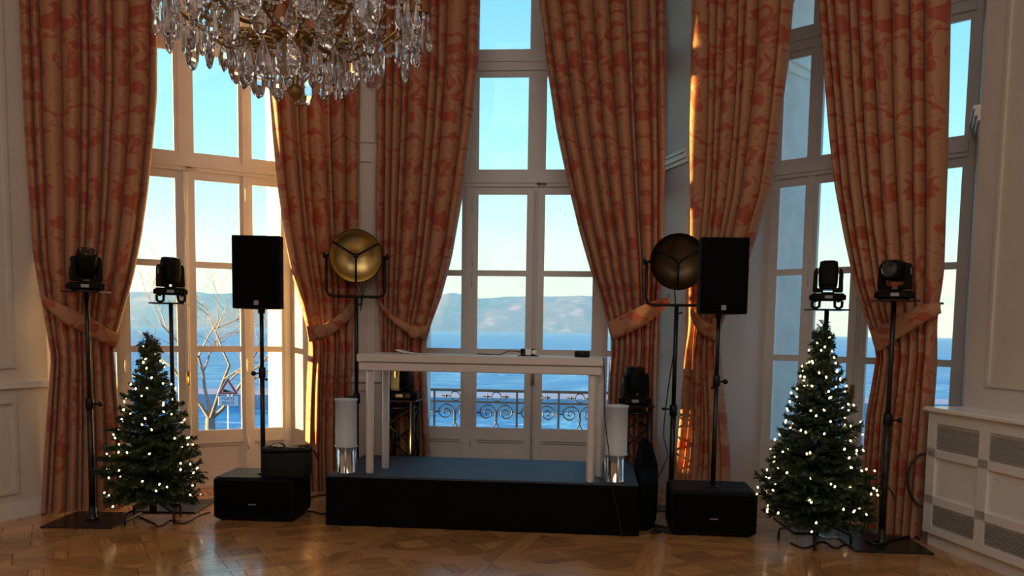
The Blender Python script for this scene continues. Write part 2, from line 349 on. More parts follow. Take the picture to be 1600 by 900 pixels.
def arch_z(b, u, inset=.07):
    r = b.hw-inset; return SPR+sqrt(max(0, r*r-u*u))
def clip_arch(b, x0, x1, z0, n=8):
    pts = [(x0, z0), (x1, z0)]
    for i in range(n+1):
        x = x1+(x0-x1)*i/n; pts.append((x, max(z0+.01, arch_z(b, x))))
    return pts
def build_window(b, idx):
    root = thing('window_%d' % idx, None, None, b.o, b.rz, kind='structure')
    hw = b.hw; D0, D1 = -.035, .045
    fr = MB()
    # outer frame (jambs + arched head)
    A = outline(hw); Bi = [(-hw+.07, 0), (-hw+.07, SPR*.5), (-hw+.07, SPR)]+[(-(hw-.07)*cos(pi*i/20), SPR+(hw-.07)*sin(pi*i/20)) for i in range(1, 20)]+[(hw-.07, SPR), (hw-.07, SPR*.5), (hw-.07, 0)]
    P = lambda L_, d: [(u, d, z) for u, z in L_]
    fr.loft(P(A, D0), P(Bi, D0)); fr.loft(P(Bi, D0), P(Bi, D1)); fr.loft(P(Bi, D1), P(A, D1)); fr.loft(P(A, D1), P(A, D0))
    cA, cB, cC, cD = b.cols
    # fixed mullions between sidelights and doors, over the full height
    for x0, x1 in ((cA[1], cB[0]), (cC[1], cD[0])):
        fr.box(x0+.025, x1-.025, D0-.012, D1, 0, arch_z(b, x1 if x0 < 0 else x0)-.0)
    fr.box(cB[1]+.03, cC[0]-.03, D0, D1, ZT-.05, arch_z(b, 0))
    # transoms
    fr.box(-hw+.05, hw-.05, D0-.02, D1, Z3+.065, ZT-.05); fr.box(-hw+.05, hw-.05, D0-.035, D1, Z3+.10, Z3+.125)
    fr.box(-hw+.05, hw-.05, D0-.02, D1, Z4+.05, SPR-.05); fr.box(-hw+.05, hw-.05, D0-.035, D1, Z4+.13, Z4+.155)
    fr.box(-hw, hw, D0-.02, D1+.03, 0, .03)
    fr.build('window_frame', M_white, root)
    # leaves and lights: a sash with its panes
    def sash(nm, x0, x1, g0, g1, rows, z0, z1, panel=False, arch=False):
        s = MB()
        if arch:
            outer = clip_arch(b, x0, x1, z0); inner = [(g0, rows[0][0]), (g1, rows[0][0])]
            for i in range(9):
                x = g1+(g0-g1)*i/8; inner.append((x, max(rows[0][0]+.02, arch_z(b, x, .12))))
            s.loft(P(outer, -.03), P(inner, -.03), closed=True); s.loft(P(inner, -.03), P(inner, .03), closed=True); s.loft(P(inner, .03), P(outer, .03), closed=True)
            o = s.build(nm, M_white, root)
            MB().prism(inner, -.003, .003, 'y').build('pane', M_glass, o)
            return o
        s.box(x0, g0, -.03, .03, z0, z1); s.box(g1, x1, -.03, .03, z0, z1)
        zz = [z0]+[q for r in rows for q in r]+[z1]
        if panel:
            s.box(g0, g1, -.03, .03, z0, .115); s.box(g0, g1, -.03, .03, .425, rows[0][0])
            s.box(g0, g1, .006, .018, .115, .425)
            # moulding round the sunk panel
            for (a, c, e, f) in ((g0, g1, .115, .14), (g0, g1, .40, .425)): s.box(a, c, -.012, .008, e, f)
            s.box(g0, g0+.022, -.0115, .008, .14, .40); s.box(g1-.022, g1, -.0115, .008, .14, .40)
        else:
            s.box(g0, g1, -.03, .03, z0, rows[0][0])
        for r0_, r1_ in zip(rows[:-1], rows[1:]): s.box(g0, g1, -.026, .02, r0_[1], r1_[0])
        s.box(g0, g1, -.03, .03, rows[-1][1], z1)
        o = s.build(nm, M_white, root)
        for a, c in rows: MB().box(g0-.006, g1+.006, -.003, .003, a-.006, c+.006).build('pane', M_glass, o)
        for a, c in rows:                                              # glazing beads
            g = MB()
            for xx in (g0, g1-.009): g.box(xx, xx+.009, -.028, -.004, a, c)
            g.box(g0+.009, g1-.009, -.028, -.004, a, a+.009); g.box(g0+.009, g1-.009, -.028, -.004, c-.009, c)
            g.build('glazing_bead', M_white, o)
        return o
    R3 = [(ZB, ZBAR[0]-.02), (ZBAR[0]+.02, ZBAR[1]-.02), (ZBAR[1]+.02, Z3)]
    mid = [(cA[0]-.03, cA[1]+.028), (cB[0]-.028, -.002), (.002, cC[1]+.028), (cD[0]-.028, cD[1]+.03)]
    for i, ((g0, g1), (x0, x1)) in enumerate(zip(b.cols, mid)):
        nm = 'door_leaf' if i in (1, 2) else 'sidelight'
        sash(nm, x0, x1, g0, g1, R3, .03, Z3+.068, panel=True)
        sash('upper_light', x0, x1, g0, g1, [(ZT, Z4)], ZT-.055, Z4+.055)
        sash('arched_light', x0, x1, g0, g1, [(SPR, 0)], SPR-.055, 0, arch=True)
    # covering strip, espagnolette rod and handle at the meeting stiles
    MB().cbox(-.022, .022, -.048, -.028, .04, Z3+.06, .006).build('cover_strip', M_white, root)
    e = MB(); e.tube([(-.005, -.062, .12), (-.005, -.062, Z3+.02)], .008, 8)
    for z in (.3, .8, 1.35, 1.9, 2.5): e.cbox(-.017, .007, -.068, -.046, z-.02, z+.02, .003)
    rod = e.build('bolt_rod', M_white, root)
    h = MB(); h.cbox(-.022, .012, -.075, -.046, 1.0, 1.12, .005)
    h.tube([(-.005, -.075, 1.075), (-.005, -.105, 1.075), (-.005, -.115, 1.055), (-.005, -.112, 1.02), (-.005, -.098, 1.005)], .009, 8)
    h.build('door_handle', M_brass, root)
    la = MB(); la.tube([(.02, -.08, Z3+.09), (.10, -.085, Z3+.085)], .007, 6); la.sphere((.02, -.075, Z3+.09), .013); la.build('stay_latch', M_brass, root)
    for x in (cB[0]-.045, cC[1]+.045):
        for z in (.35, 1.12, 2.0, 2.2, 2.75):
            MB().tube([(x, -.055, z), (x, -.055, z+.12)], .007, 6).build('hinge', M_white if b is not BL else M_white, root)
for i, b in enumerate(BAYS): build_window(b, i+1)

# ------------------------------------------------------------------ room shell
def wall(name, p, q, z0=0, z1=CEIL, M=M_wall, thick=.12, out=None):
    p, q = V2(p), V2(q); d = (q-p).normalized(); n = Vector((d.y, -d.x, 0))
    if n.dot((p+q)/2-Vector((0, 2, 0))) < 0: n = -n
    mb = MB(); V = [p, q, q+n*thick, p+n*thick]
    mb.add([(v.x, v.y, z0) for v in V]+[(v.x, v.y, z1) for v in V], [(0, 1, 2, 3), (4, 5, 6, 7), (0, 1, 5, 4), (1, 2, 6, 5), (2, 3, 7, 6), (3, 0, 4, 7)])
    o = mb.build(name, M); tag(o, kind='structure'); return o
PL1, PL0 = (-5.25, 3.9), (-5.4, -5.5); PR1, PR2, PR0 = (3.62, 4.7), (4.3, 2.5), (4.3, -5.5)
def panel_strip(parent, p, q, zs, inset=.06):
    # raised rectangular wall mouldings between p and q
    p, q = V2(p), V2(q); d = (q-p).normalized(); n = Vector((d.y, -d.x, 0))
    if n.dot((p+q)/2-Vector((0, 2, 0))) > 0: n = -n
    L_ = (q-p).length
    for z0, z1 in zs:
        mb = MB()
        for (a0, a1, e0, e1) in ((inset, L_-inset, z0, z0+.03), (inset, L_-inset, z1-.03, z1), (inset, inset+.03, z0+.03, z1-.03), (L_-inset-.03, L_-inset, z0+.03, z1-.03)):
            v = [p+d*a0+n*-.01, p+d*a1+n*-.01, p+d*a1+n*.018, p+d*a0+n*.018]
            mb.add([(t.x, t.y, e0) for t in v]+[(t.x, t.y, e1) for t in v], [(0, 1, 2, 3), (4, 5, 6, 7), (0, 1, 5, 4), (1, 2, 6, 5), (2, 3, 7, 6), (3, 0, 4, 7)])
        mb.build('wall_moulding', M_wall, parent)
def ledge(name, p, q, z0, z1, dep, M=M_white, ext=0):
    p, q = V2(p), V2(q); d = (q-p).normalized(); n = Vector((d.y, -d.x, 0))
    if n.dot((p+q)/2-Vector((0, 2, 0))) > 0: n = -n
    p = p-d*ext; q = q+d*ext; v = [p-n*.01, q-n*.01, q+n*dep, p+n*dep]
    mb = MB(); mb.add([(t.x, t.y, z0) for t in v]+[(t.x, t.y, z1) for t in v], [(0, 1, 2, 3), (4, 5, 6, 7), (0, 1, 5, 4), (1, 2, 6, 5), (2, 3, 7, 6), (3, 0, 4, 7)])
    o = mb.build(name, M); tag(o, kind='structure'); return o
wp1 = wall('wall_left_pier', BL.cr, BC.cl); wp2 = wall('wall_right_pier', BC.cr, BR.cl)
panel_strip(wp1, BL.cr, BC.cl, [(.16, .98), (1.16, 3.15), (3.3, 5.6)]); panel_strip(wp2, BC.cr, BR.cl, [(.16, .98), (1.16, 3.15), (3.3, 5.6)], .04)
w1 = wall('wall_left', PL1, BL.cl); panel_strip(w1, PL1, BL.cl, [(.2, .95), (1.2, 5.4)], .3)
w2 = wall('wall_left_side', PL0, PL1); w3 = wall('wall_right', BR.cr, PR1); panel_strip(w3, BR.cr, PR1, [(1.2, 5.4)], .25)
wall('wall_right_corner', PR1, PR2); wall('wall_right_side', PR2, PR0); wall('wall_back', PL0, PR0)
for i, (p, q) in enumerate(((BL.cr, BC.cl), (BC.cr, BR.cl), (PL1, BL.cl))):
    ledge('baseboard_%s' % ('left_pier', 'right_pier', 'left')[i], p, q, 0, .13, .022)
    ledge('trim_%d' % (i+1), p, q, 1.04, 1.09, .03)
tag(MB().box(-6, 5, -6, 9.2, CEIL, CEIL+.1).build('ceiling', M_ceil), kind='structure')

# floor: sub-floor with oak parquet panels laid on it
fl = MB().add([(-8, -6, -.02), (6, -6, -.02), (6, 10, -.02), (-8, 10, -.02), (-8, -6, -.2), (6, -6, -.2), (6, 10, -.2), (-8, 10, -.2)],
              [(0, 1, 2, 3), (4, 5, 6, 7), (0, 1, 5, 4), (1, 2, 6, 5), (2, 3, 7, 6), (3, 0, 4, 7)]).build('floor', M_joint)
tag(fl, kind='structure')
def clip_poly(poly, x0, x1, y0, y1):
    for ax, lim, sg in ((0, x0, 1), (0, x1, -1), (1, y0, 1), (1, y1, -1)):
        out = []
        for i in range(len(poly)):
            a, b_ = poly[i-1], poly[i]; da, db = sg*(a[ax]-lim), sg*(b_[ax]-lim)
            if (da >= 0) != (db >= 0):
                t = da/(da-db); out.append((a[0]+(b_[0]-a[0])*t, a[1]+(b_[1]-a[1])*t))
            if db >= 0: out.append(b_)
        poly = out
        if len(poly) < 3: return []
    return poly
def parea(p): return abs(sum(p[i-1][0]*p[i][1]-p[i][0]*p[i-1][1] for i in range(len(p))))/2
def panel_pieces():
    # one Versailles panel of side 1: frame, diagonal lattice, squares; each (polygon, grain angle)
    w_ = .105; g = .0035; out = []
    out += [([(0, 0), (1, 0), (1-w_, w_), (w_, w_)], 0), ([(w_, 1-w_), (1-w_, 1-w_), (1, 1), (0, 1)], 0),
            ([(0, 0), (w_, w_), (w_, 1-w_), (0, 1)], pi/2), ([(1, 0), (1, 1), (1-w_, 1-w_), (1-w_, w_)], pi/2)]
    c = cos(pi/4); sp = .8*c/2; bw = .085
    def rot(a, b_): return (.5+(a-b_)*c, .5+(a+b_)*c)
    ks = [-2*sp, -sp, 0, sp, 2*sp]
    strips = [-1.5*sp, -.5*sp, .5*sp, 1.5*sp]
    for k in strips: out.append(([rot(-1, k-bw/2), rot(1, k-bw/2), rot(1, k+bw/2), rot(-1, k+bw/2)], pi/4))
    edges = [-1]+strips+[1]
    for k in strips:
        for a, b_ in zip(edges[:-1], edges[1:]):
            a0 = a+bw/2 if a > -1 else a; b0 = b_-bw/2 if b_ < 1 else b_
            out.append(([rot(k-bw/2, a0), rot(k+bw/2, a0), rot(k+bw/2, b0), rot(k-bw/2, b0)], -pi/4))
    for i, (a, b_) in enumerate(zip(edges[:-1], edges[1:])):
        for j, (d, e) in enumerate(zip(edges[:-1], edges[1:])):
            a0 = a+bw/2; b0 = b_-bw/2; d0 = d+bw/2; e0 = e-bw/2
            out.append(([rot(a0, d0), rot(b0, d0), rot(b0, e0), rot(a0, e0)], pi/4 if (i+j) % 2 else -pi/4))
    res = []
    for n_, (p, an) in enumerate(out):
        if n_ >= 4: p = clip_poly(p, w_, 1-w_, w_, 1-w_)
        if len(p) < 3 or parea(p) < .0012: continue
        cx_ = sum(q[0] for q in p)/len(p); cy_ = sum(q[1] for q in p)/len(p)
        sh = []
        for q in p:
            dx, dy = q[0]-cx_, q[1]-cy_; L_ = sqrt(dx*dx+dy*dy); f = 1-g*.9/max(L_, .01); sh.append((cx_+dx*f, cy_+dy*f))
        res.append((sh, an))
    return res
rng = random.Random(5)
PP = panel_pieces(); PS = 1.0; PA = radians(-17)
def floor_piece(polys):
    # polys: list of (world polygon, grain angle)
    V = []; Fs = []; U = []; T = []
    for p, an in polys:
        if sum(p[i-1][0]*p[i][1]-p[i][0]*p[i-1][1] for i in range(len(p))) < 0: p = p[::-1]
        o = len(V); n = len(p); V += [(x, y, 0) for x, y in p]+[(x, y, -.02) for x, y in p]
        fs = [tuple(range(o, o+n))]+[(o+i, o+n+i, o+n+(i+1) % n, o+(i+1) % n) for i in range(n)]
        Fs += fs; ou, ov = rng.random()*50, rng.random()*50; k = .72+.5*rng.random(); tn = (k, k*(.95+.08*rng.random()), k*(.9+.15*rng.random()), 1)
        for f in fs:
            for vi in f:
                x, y = V[vi][0], V[vi][1]; U.append((x*cos(an)+y*sin(an)+ou, -x*sin(an)+y*cos(an)+ov)); T.append(tn)
    me = bpy.data.meshes.new('parquet_block'); me.from_pydata(V, [], Fs)
    ul = me.uv_layers.new(name='UVMap'); ca = me.color_attributes.new('tint', 'FLOAT_COLOR', 'CORNER')
    me.uv_layers['UVMap'].data.foreach_set('uv', [q for p in U for q in p]); me.color_attributes['tint'].data.foreach_set('color', [q for p in T for q in p])
    me.materials.append(M_wood); me.update(); return me
allp = []
for i in range(-9, 10):
    for j in range(-9, 14):
        for p, an in PP:
            wpts = []
            for x, y in p:
                X, Y = (x+i)*PS, (y+j)*PS; wpts.append((X*cos(PA)-Y*sin(PA)+.33, X*sin(PA)+Y*cos(PA)+.3))
            c0 = (sum(q[0] for q in wpts)/len(wpts), sum(q[1] for q in wpts)/len(wpts))
            if -5.3 < c0[0] < 4.3 and -5.4 < c0[1] < 8.75: allp.append((wpts, an+PA, c0))
def seen(c0):
    v = Vector((c0[0], c0[1], 0))-EYEP; d = v.dot(FW)
    if d < .5: return None
    return CX+F*v.dot(RT)/d, CY-F*v.dot(UP)/d
vis = []; rest = []
for t in allp:
    s = seen(t[2])
    ok = s and -20 < s[0] < 1620 and 740 < s[1] < 925 and not (-1.3 < t[2][0] < .9 and t[2][1] > 6.85)
    (vis if ok else rest).append((parea(t[0])/(t[2][1]**2), t) if ok else t)
vis.sort(key=lambda q: -q[0])
for a, t in vis[:300]: link('parquet_block', floor_piece([(t[0], t[1])]), fl)
rest += [t for a, t in vis[300:]]
tag(link('parquet_field', floor_piece([(t[0], t[1]) for t in rest]), fl), kind='stuff')

# ------------------------------------------------------------------ curtains
def lerp_tab(tab, z):
    # tab sorted by z ascending: (z, u)
    if z <= tab[0][0]: return tab[0][1]
    for (z0, u0), (z1, u1) in zip(tab[:-1], tab[1:]):
        if z <= z1:
            t = (z-z0)/(z1-z0); return u0+(u1-u0)*t
    return tab[-1][1]
def curtain(b, left, right, tie_top, tie_bot, rosette, label, pleats, seed, flip, off=.125, ztop=5.75):
    rg = random.Random(seed)
    p0 = b.W(0, -ND-off); n = b.n
    def tab(px):
        r = []
        for x, y in px:
            q = onp(x, y, p0, n); r.append((q.z, (q-b.o).dot(b.e)))
        return sorted(r)
    TL, TR = tab(left), tab(right)
    tt, tb = tab(tie_top), tab(tie_bot)
    ztie = sum(z for z, u in tt+tb)/len(tt+tb)
    root = thing('curtain', label, 'curtain', (0, 0, 0), 0, 'patterned window curtains')
    NS, NZ = 34*pleats, 84
    wd = [rg.choice((.55, .7, .9, 1.3, 1.6))*rg.uniform(.85, 1.15) for _ in range(pleats)]; cum = [0]
    for q in wd: cum.append(cum[-1]+q/sum(wd))
    dep = [min(1.0, .55+.40*q) for q in wd]
    V = []; UV = []; Fs = []
    for iz in range(NZ+1):
        z = .012+(ztop-.012)*iz/NZ
        ul, ur = lerp_tab(TL, z), lerp_tab(TR, z)
        g = exp(-((z-ztie)/.22)**2); amp = .135*(1-.6*g)
        for i_ in range(NS+1):
            s = i_/NS; sw = s+.010*sin(z*1.1+seed+4*s)*sin(pi*s); k = 0
            while k < pleats-1 and sw > cum[k+1]: k += 1
            wk = cum[k+1]-cum[k]; phi = 2*pi*(sw-cum[k])/wk
            d = off+amp*(-.5*cos(phi)*dep[k]-.5*(1-dep[k]))+.010*sin(3*z+s*20+seed)*(1-g)
            # broad round ridges that overhang the narrow valleys between them
            x = sw-1.3*(1-.3*g)*sin(phi)/(2*pi)*wk
            x = max(-.004, min(1.004, x))
            V.append(b.W(ul+(ur-ul)*x, -ND-max(.02, d), z)); UV.append((s*1.55+seed*.37, z))
    for iz in range(NZ):
        for i_ in range(NS):
            a = iz*(NS+1)+i_; Fs.append((a, a+1, a+NS+2, a+NS+1))
    me = bpy.data.meshes.new('curtain_drape'); me.from_pydata(V, [], Fs); me.polygons.foreach_set('use_smooth', [True]*len(Fs))
    ul_ = me.uv_layers.new(name='UVMap')
    for i_, l in enumerate(me.loops): ul_.data[i_].uv = UV[l.vertex_index]
    me.materials.append(M_damask); me.update(); link('drape', me, root)
    # tieback: a stiff band from the wall hook round the gathered cloth
    def res(px, n_):
        pts = [onp(x, y, b.W(0, -ND-off-.06), b.n) for x, y in px]
        L_ = [0]
        for a, c in zip(pts[:-1], pts[1:]): L_.append(L_[-1]+(c-a).length)
        out = []
        for i_ in range(n_+1):
            t = L_[-1]*i_/n_; k = 0
            while k < len(pts)-2 and t > L_[k+1]: k += 1
            f = (t-L_[k])/max(1e-6, L_[k+1]-L_[k]); out.append(pts[k].lerp(pts[k+1], f))
        return out
    N = 28; T, B = res(tie_top, N), res(tie_bot, N); V = []; UV = []; Fs = []; R_ = 6
    for i_ in range(N+1):
        f = i_/N; fw_ = .09*max(0.0, sin(pi*min(1, f*.85+.10)))**.7-.045           # bulges in the middle, goes back to the wall at the hook
        for j in range(R_+1):
            q = T[i_].lerp(B[i_], j/R_); q = q - b.n*(fw_+.012*sin(pi*j/R_)); V.append(q); UV.append((f*.5+seed*.2, q.z))
    for i_ in range(N):
        for j in range(R_): a = i_*(R_+1)+j; Fs.append((a, a+1, a+R_+2, a+R_+1))
    me = bpy.data.meshes.new('tieback'); me.from_pydata(V, [], Fs); me.polygons.foreach_set('use_smooth', [True]*len(Fs))
    ul_ = me.uv_layers.new(name='UVMap')
    for i_, l in enumerate(me.loops): ul_.data[i_].uv = UV[l.vertex_index]
    me.materials.append(M_damask); me.update(); to = link('tieback', me, root)
    sd = to.modifiers.new('thick', 'SOLIDIFY'); sd.thickness = .012
    if rosette:
        c = onp(*rosette, b.W(0, -ND-off-.13), b.n); r_ = .062
        mb = MB(); Q = Matrix.Rotation(b.rz, 3, 'Z') @ Matrix.Rotation(pi/2, 3, 'X')
        mb.lathe([(.0001, .022), (r_*.35, .024), (r_*.75, .02), (r_, .008), (r_*.95, -.006), (.0001, -.01)], 18, c, Q)
        o = mb.build('rosette', M_damask, to)
    hk = onp(*tie_top[0], b.W(0, -ND-.03), b.n)
    mb = MB(); mb.tube([hk+b.n*.04, hk-b.n*.05, hk-b.n*.06+Vector((0, 0, .03))], .009, 8); mb.build('tieback_hook', M_brass, root)
    return root
curtain(BL, [(30, 0), (38, 200), (52, 400), (70, 500), (80, 560), (70, 700), (62, 830)], [(247, 0), (246, 150), (240, 220), (232, 300), (222, 370), (210, 430), (196, 480), (184, 520), (179, 550), (183, 600), (188, 650), (192, 720), (196, 800)],
        [(70, 462), (110, 482), (139, 495), (152, 503), (170, 515), (189, 521)], [(66, 476), (100, 505), (130, 520), (147, 528), (162, 536), (180, 545)], None,
        'damask curtain tied back behind the smaller fir and its lighting stands', 10, 3, 1)
curtain(BL, [(410, 0), (422, 120), (430, 220), (438, 300), (448, 370), (457, 420), (466, 455), (477, 500), (483, 525), (485, 545), (482, 620), (480, 700), (481, 775)], [(564, 0), (563, 300), (560, 450), (553, 520), (549, 600), (550, 700), (552, 790)],
        [(549, 474), (538, 482), (522, 496), (505, 507), (480, 510)], [(552, 486), (542, 500), (525, 515), (508, 528), (484, 534)], (501, 519),
        'damask curtain behind the gold reflector lamp, edged yellow by the sun', 8, 8, 1)
curtain(BC, [(587, 0), (587, 300), (588, 420), (590, 470), (594, 540), (600, 620), (602, 720)], [(749, 0), (746, 100), (736, 200), (722, 300), (705, 400), (688, 465), (672, 510), (665, 535), (664, 570), (666, 630), (669, 680), (671, 720)],
        [(591, 467), (601, 478), (615, 491), (635, 504), (650, 508), (670, 509)], [(594, 482), (604, 494), (620, 508), (637, 520), (650, 526), (664, 532)], (648, 519),
        'damask curtain falling behind the end of the white table that holds a sheet of paper', 9, 13, 1)
curtain(BC, [(841, 0), (854, 100), (869, 200), (886, 280), (905, 360), (925, 430), (943, 485), (954, 525), (955, 545), (951, 590), (949, 640), (950, 740)], [(1040, 0), (1040, 250), (1036, 400), (1030, 470), (1026, 520), (1023, 600), (1022, 700), (1021, 780)],
        [(1044, 465), (1022, 471), (1000, 479), (985, 486), (965, 497), (950, 503)], [(1046, 476), (1030, 489), (1012, 504), (995, 514), (975, 524), (956, 531)], None,
        'damask curtain with a sunlit orange tieback behind the puck end of the table', 10, 21, 1)
curtain(BR, [(1078, 0), (1078, 300), (1077, 450), (1074, 540), (1066, 640), (1054, 720), (1042, 780)], [(1233, 0), (1226, 100), (1213, 200), (1196, 300), (1181, 350), (1165, 400), (1145, 455), (1128, 500), (1121, 525), (1121, 550), (1126, 610), (1131, 670), (1134, 720), (1135, 780)],
        [(1080, 480), (1090, 489), (1100, 497), (1110, 505), (1123, 512)], [(1078, 492), (1086, 505), (1096, 517), (1106, 527), (1120, 535)], None,
        'damask curtain with a bright yellow sunlit edge behind the speaker beside the dark reflector', 8, 34, 1, off=.27)
curtain(BR, [(1277, 0), (1285, 100), (1294, 200), (1304, 290), (1318, 370), (1334, 445), (1350, 495), (1366, 540), (1369, 558), (1363, 600), (1354, 650), (1349, 720), (1347, 830)], [(1480, 0), (1477, 250), (1470, 420), (1464, 480), (1460, 560), (1455, 640), (1447, 720), (1436, 830)],
        [(1470, 474), (1458, 473), (1440, 478), (1420, 489), (1392, 505), (1360, 517)], [(1470, 488), (1456, 498), (1440, 508), (1422, 520), (1396, 535), (1370, 552)], None,
        'damask curtain tied back between the larger fir and the radiator cabinet', 9, 55, 1)

# ------------------------------------------------------------------ radiator cabinet against the right wall
d_ = (V2(PR1)-V2(BR.cr)).normalized(); nrm = Vector((d_.y, -d_.x, 0))
if nrm.x > 0: nrm = -nrm
rr = thing('radiator_cabinet', 'white painted radiator cabinet with grilles and a pale marble top', 'radiator', (3.10, 6.40, 0), 0)
rot = atan2(d_.x, -d_.y)                                   # local -y runs along the wall toward the viewer, local +x to the wall
rr.rotation_euler = (0, 0, rot)
W_, L_, H_ = .30, 1.25, 1.0
c = MB(); c.box(.02, W_, -L_, 0, .10, H_); c.box(.035, W_, -L_+.02, -.02, 0, .10); c.build('cabinet_body', M_white, rr)
c = MB(); c.cbox(-.03, W_+.01, -L_-.03, .03, H_, H_+.035, .008); c.build('marble_top', M_marble, rr)
c = MB(); c.box(0, .02, -L_, 0, H_-.08, H_); c.box(0, .02, -L_, 0, .10, .16); c.box(0, .02, -L_, 0, .32, .38); c.box(0, .02, -L_, 0,   .67, .73)
for y in (-L_, -.10, -L_/2-.05): c.box(0, .02, y, y+.10, .16, H_-.08)
c.build('front_frame', M_white, rr)
for z0, z1 in ((.17, .31), (.74, .91)):
    for k in range(9):
        z = z0+(z1-z0)*k/9
        MB().box(.006, .016, -L_+.1, -.1, z, z+.007).build('grille_slat', M_label, rr)
MB().tube([(-.012, -.06, .70), (.02, -.06, .70)], .008, 8).build('knob', M_brass, rr)

# ------------------------------------------------------------------ stage and what stands on it
SF = atz(510, 820, 0); SA = radians(-5.55); SW, SD, SH = 2.435, 1.12, .40
st = thing('stage_platform', 'low black-skirted stage platform with dark blue carpet top', 'stage', (SF.x, SF.y, 0), SA)
MB().cbox(0, SW, 0, SD, SH-.03, SH, .006).build('carpet_top', M_carpet, st)
sk = MB()
per = []
for (x0, y0, x1, y1, nn) in ((0, 0, SW, 0, 60), (SW, 0, SW, SD, 28), (SW, SD, 0, SD, 40), (0, SD, 0, 0, 28)):
    for i in range(nn):
        f = i/nn; per.append((x0+(x1-x0)*f, y0+(y1-y0)*f, (0, -1) if y0 == y1 == 0 else ((1, 0) if x0 == x1 == SW else ((0, 1) if y0 == y1 else (-1, 0)))))
A, B = [], []
for i, (x, y, nn) in enumerate(per):
    k = .006*sin(i*.55)+.004*sin(i*1.3+1); A.append((x+nn[0]*.001, y+nn[1]*.001, SH-.015)); B.append((x+nn[0]*(.012+k), y+nn[1]*(.012+k), .004))
sk.loft(A, B, True, True); sk.build('skirt', M_cloth, st)
fb = MB(); fb.box(.03, SW-.03, .03, SD-.03, SH-.09, SH-.032); fb.build('deck_frame', M_metal_blk, st)
for x in (.06, SW-.11):
    for y in (.06, SD-.11): MB().box(x, x+.05, y, y+.05, 0, SH-.09).build('leg', M_metal_blk, st)
# white DJ table
TF = atz(578, 740, SH); TA = radians(-8.5)
tb = thing('dj_table', 'long white table with thick two-layer top and slim legs on the stage', 'table', (TF.x, TF.y, SH), TA)
TH = .955; TLn = 1.93; TDp = .52
t = MB(); t.cbox(-.09, TLn-.09, -.06, TDp-.06, TH-.062, TH, .006); t.build('table_top', M_table, tb)
t = MB(); t.cbox(-.075, TLn-.105, -.045, TDp-.075, TH-.13, TH-.066, .005); t.build('apron', M_table, tb)
t = MB(); t.box(-.06, TLn-.12, -.03, TDp-.09, TH-.066, TH-.062); t.build('shadow_gap', M_black, tb)
for x, y in ((0, 0), (.05, .26), (TLn-.18, 0), (TLn-.13, .26)):
    lg = MB(); lg.cbox(x-.022, x+.022, y-.022, y+.022, 0, TH-.13, .006); lg.box(x-.028, x-.022, y-.012, y+.012, .01, TH-.13); lg.box(x+.022, x+.028, y-.012, y+.012, .01, TH-.13)
    lg.build('leg', M_alu, tb)
ZTOP = SH+TH
def on_table(u, v): return Vector((TF.x, TF.y, 0))+Vector((cos(TA), sin(TA), 0))*u+Vector((-sin(TA), cos(TA), 0))*v+Vector((0, 0, ZTOP))
def sheet(name, label, cat, u, v, w_, d__, ang, curl, M):
    o = thing(name, label, cat, on_table(u, v), TA+ang); mb = MB(); N = 14; A = []; B = []
    for i in range(N+1):
        f = i/N; z = .002+curl*max(0, .35-f)**2*8; A.append((-w_/2+w_*f, -d__/2, z)); B.append((-w_/2+w_*f, d__/2, z))
    mb.loft(A, B, True); q = mb.build('sheet', M, o); s_ = q.modifiers.new('t', 'SOLIDIFY'); s_.thickness = .001
    return o
sheet('paper_sheet', 'loose white sheet of paper with a curled end on the white table', 'paper', .42, .20, .50, .22, .04, .03, M_paper)
sheet('flat_folder', 'flat pale folder lying in the middle of the white table', 'folder', .92, .22, .30, .21, -.02, 0, M_paper)
sheet('flat_booklet', 'small pale booklet lying next to the boxy device on the white table', 'booklet', 1.50, .24, .30, .18, .03, 0, M_paper)
dv = thing('boxy_device', 'small black and white boxy device with a round lens on the table', 'device', on_table(1.24, .16), TA+.15)
x = MB(); x.cbox(-.065, -.028, -.03, .03, .004, .058, .006); x.cbox(.020, .055, -.03, .03, .004, .058, .006); x.box(-.06, .05, -.028, .028, .006, .052); x.build('body', M_black, dv)
x = MB(); x.cbox(-.028, .020, -.033, .033, .006, .056, .004); x.build('white_panel', M_paper, dv)
x = MB(); x.lathe([(.0001, 0), (.017, 0), (.019, .003), (.019, .008), (.012, .010), (.0001, .006)], 16, (.042, -.03, .032), Matrix.Rotation(pi/2, 3, 'X')); x.build('lens_ring', M_paper, dv)
x = MB(); x.cbox(-.09, .08, -.035, .035, 0, .005, .002); x.build('foot_plate', M_black, dv)
pk = thing('black_puck', 'round black puck speaker at the end of the white table', 'speaker', on_table(1.66, .14), 0)
MB().lathe([(.0001, 0), (.055, 0), (.06, .005), (.06, .042), (.055, .047), (.0001, .047)], 28).build('body', M_black, pk)
MB().lathe([(.045, .047), (.05, .0495), (.0535, .047)], 28).build('top_ring', M_label, pk)
def cable(name, label, pts, r=.004, M=M_cable, group=None, sub=6):
    P_ = [Vector(p) for p in pts]; out = []
    for i in range(len(P_)-1):
        a, b_, c_, d__ = P_[max(0, i-1)], P_[i], P_[i+1], P_[min(len(P_)-1, i+2)]
        for k in range(sub):
            t_ = k/sub; out.append(.5*((2*b_)+(c_-a)*t_+(2*a-5*b_+4*c_-d__)*t_*t_+(3*b_-a-3*c_+d__)*t_**3))
    out.append(P_[-1]); mb = MB(); mb.tube(out, r, 6); o = mb.build(name, M); tag(o, label, 'cable', group); return o
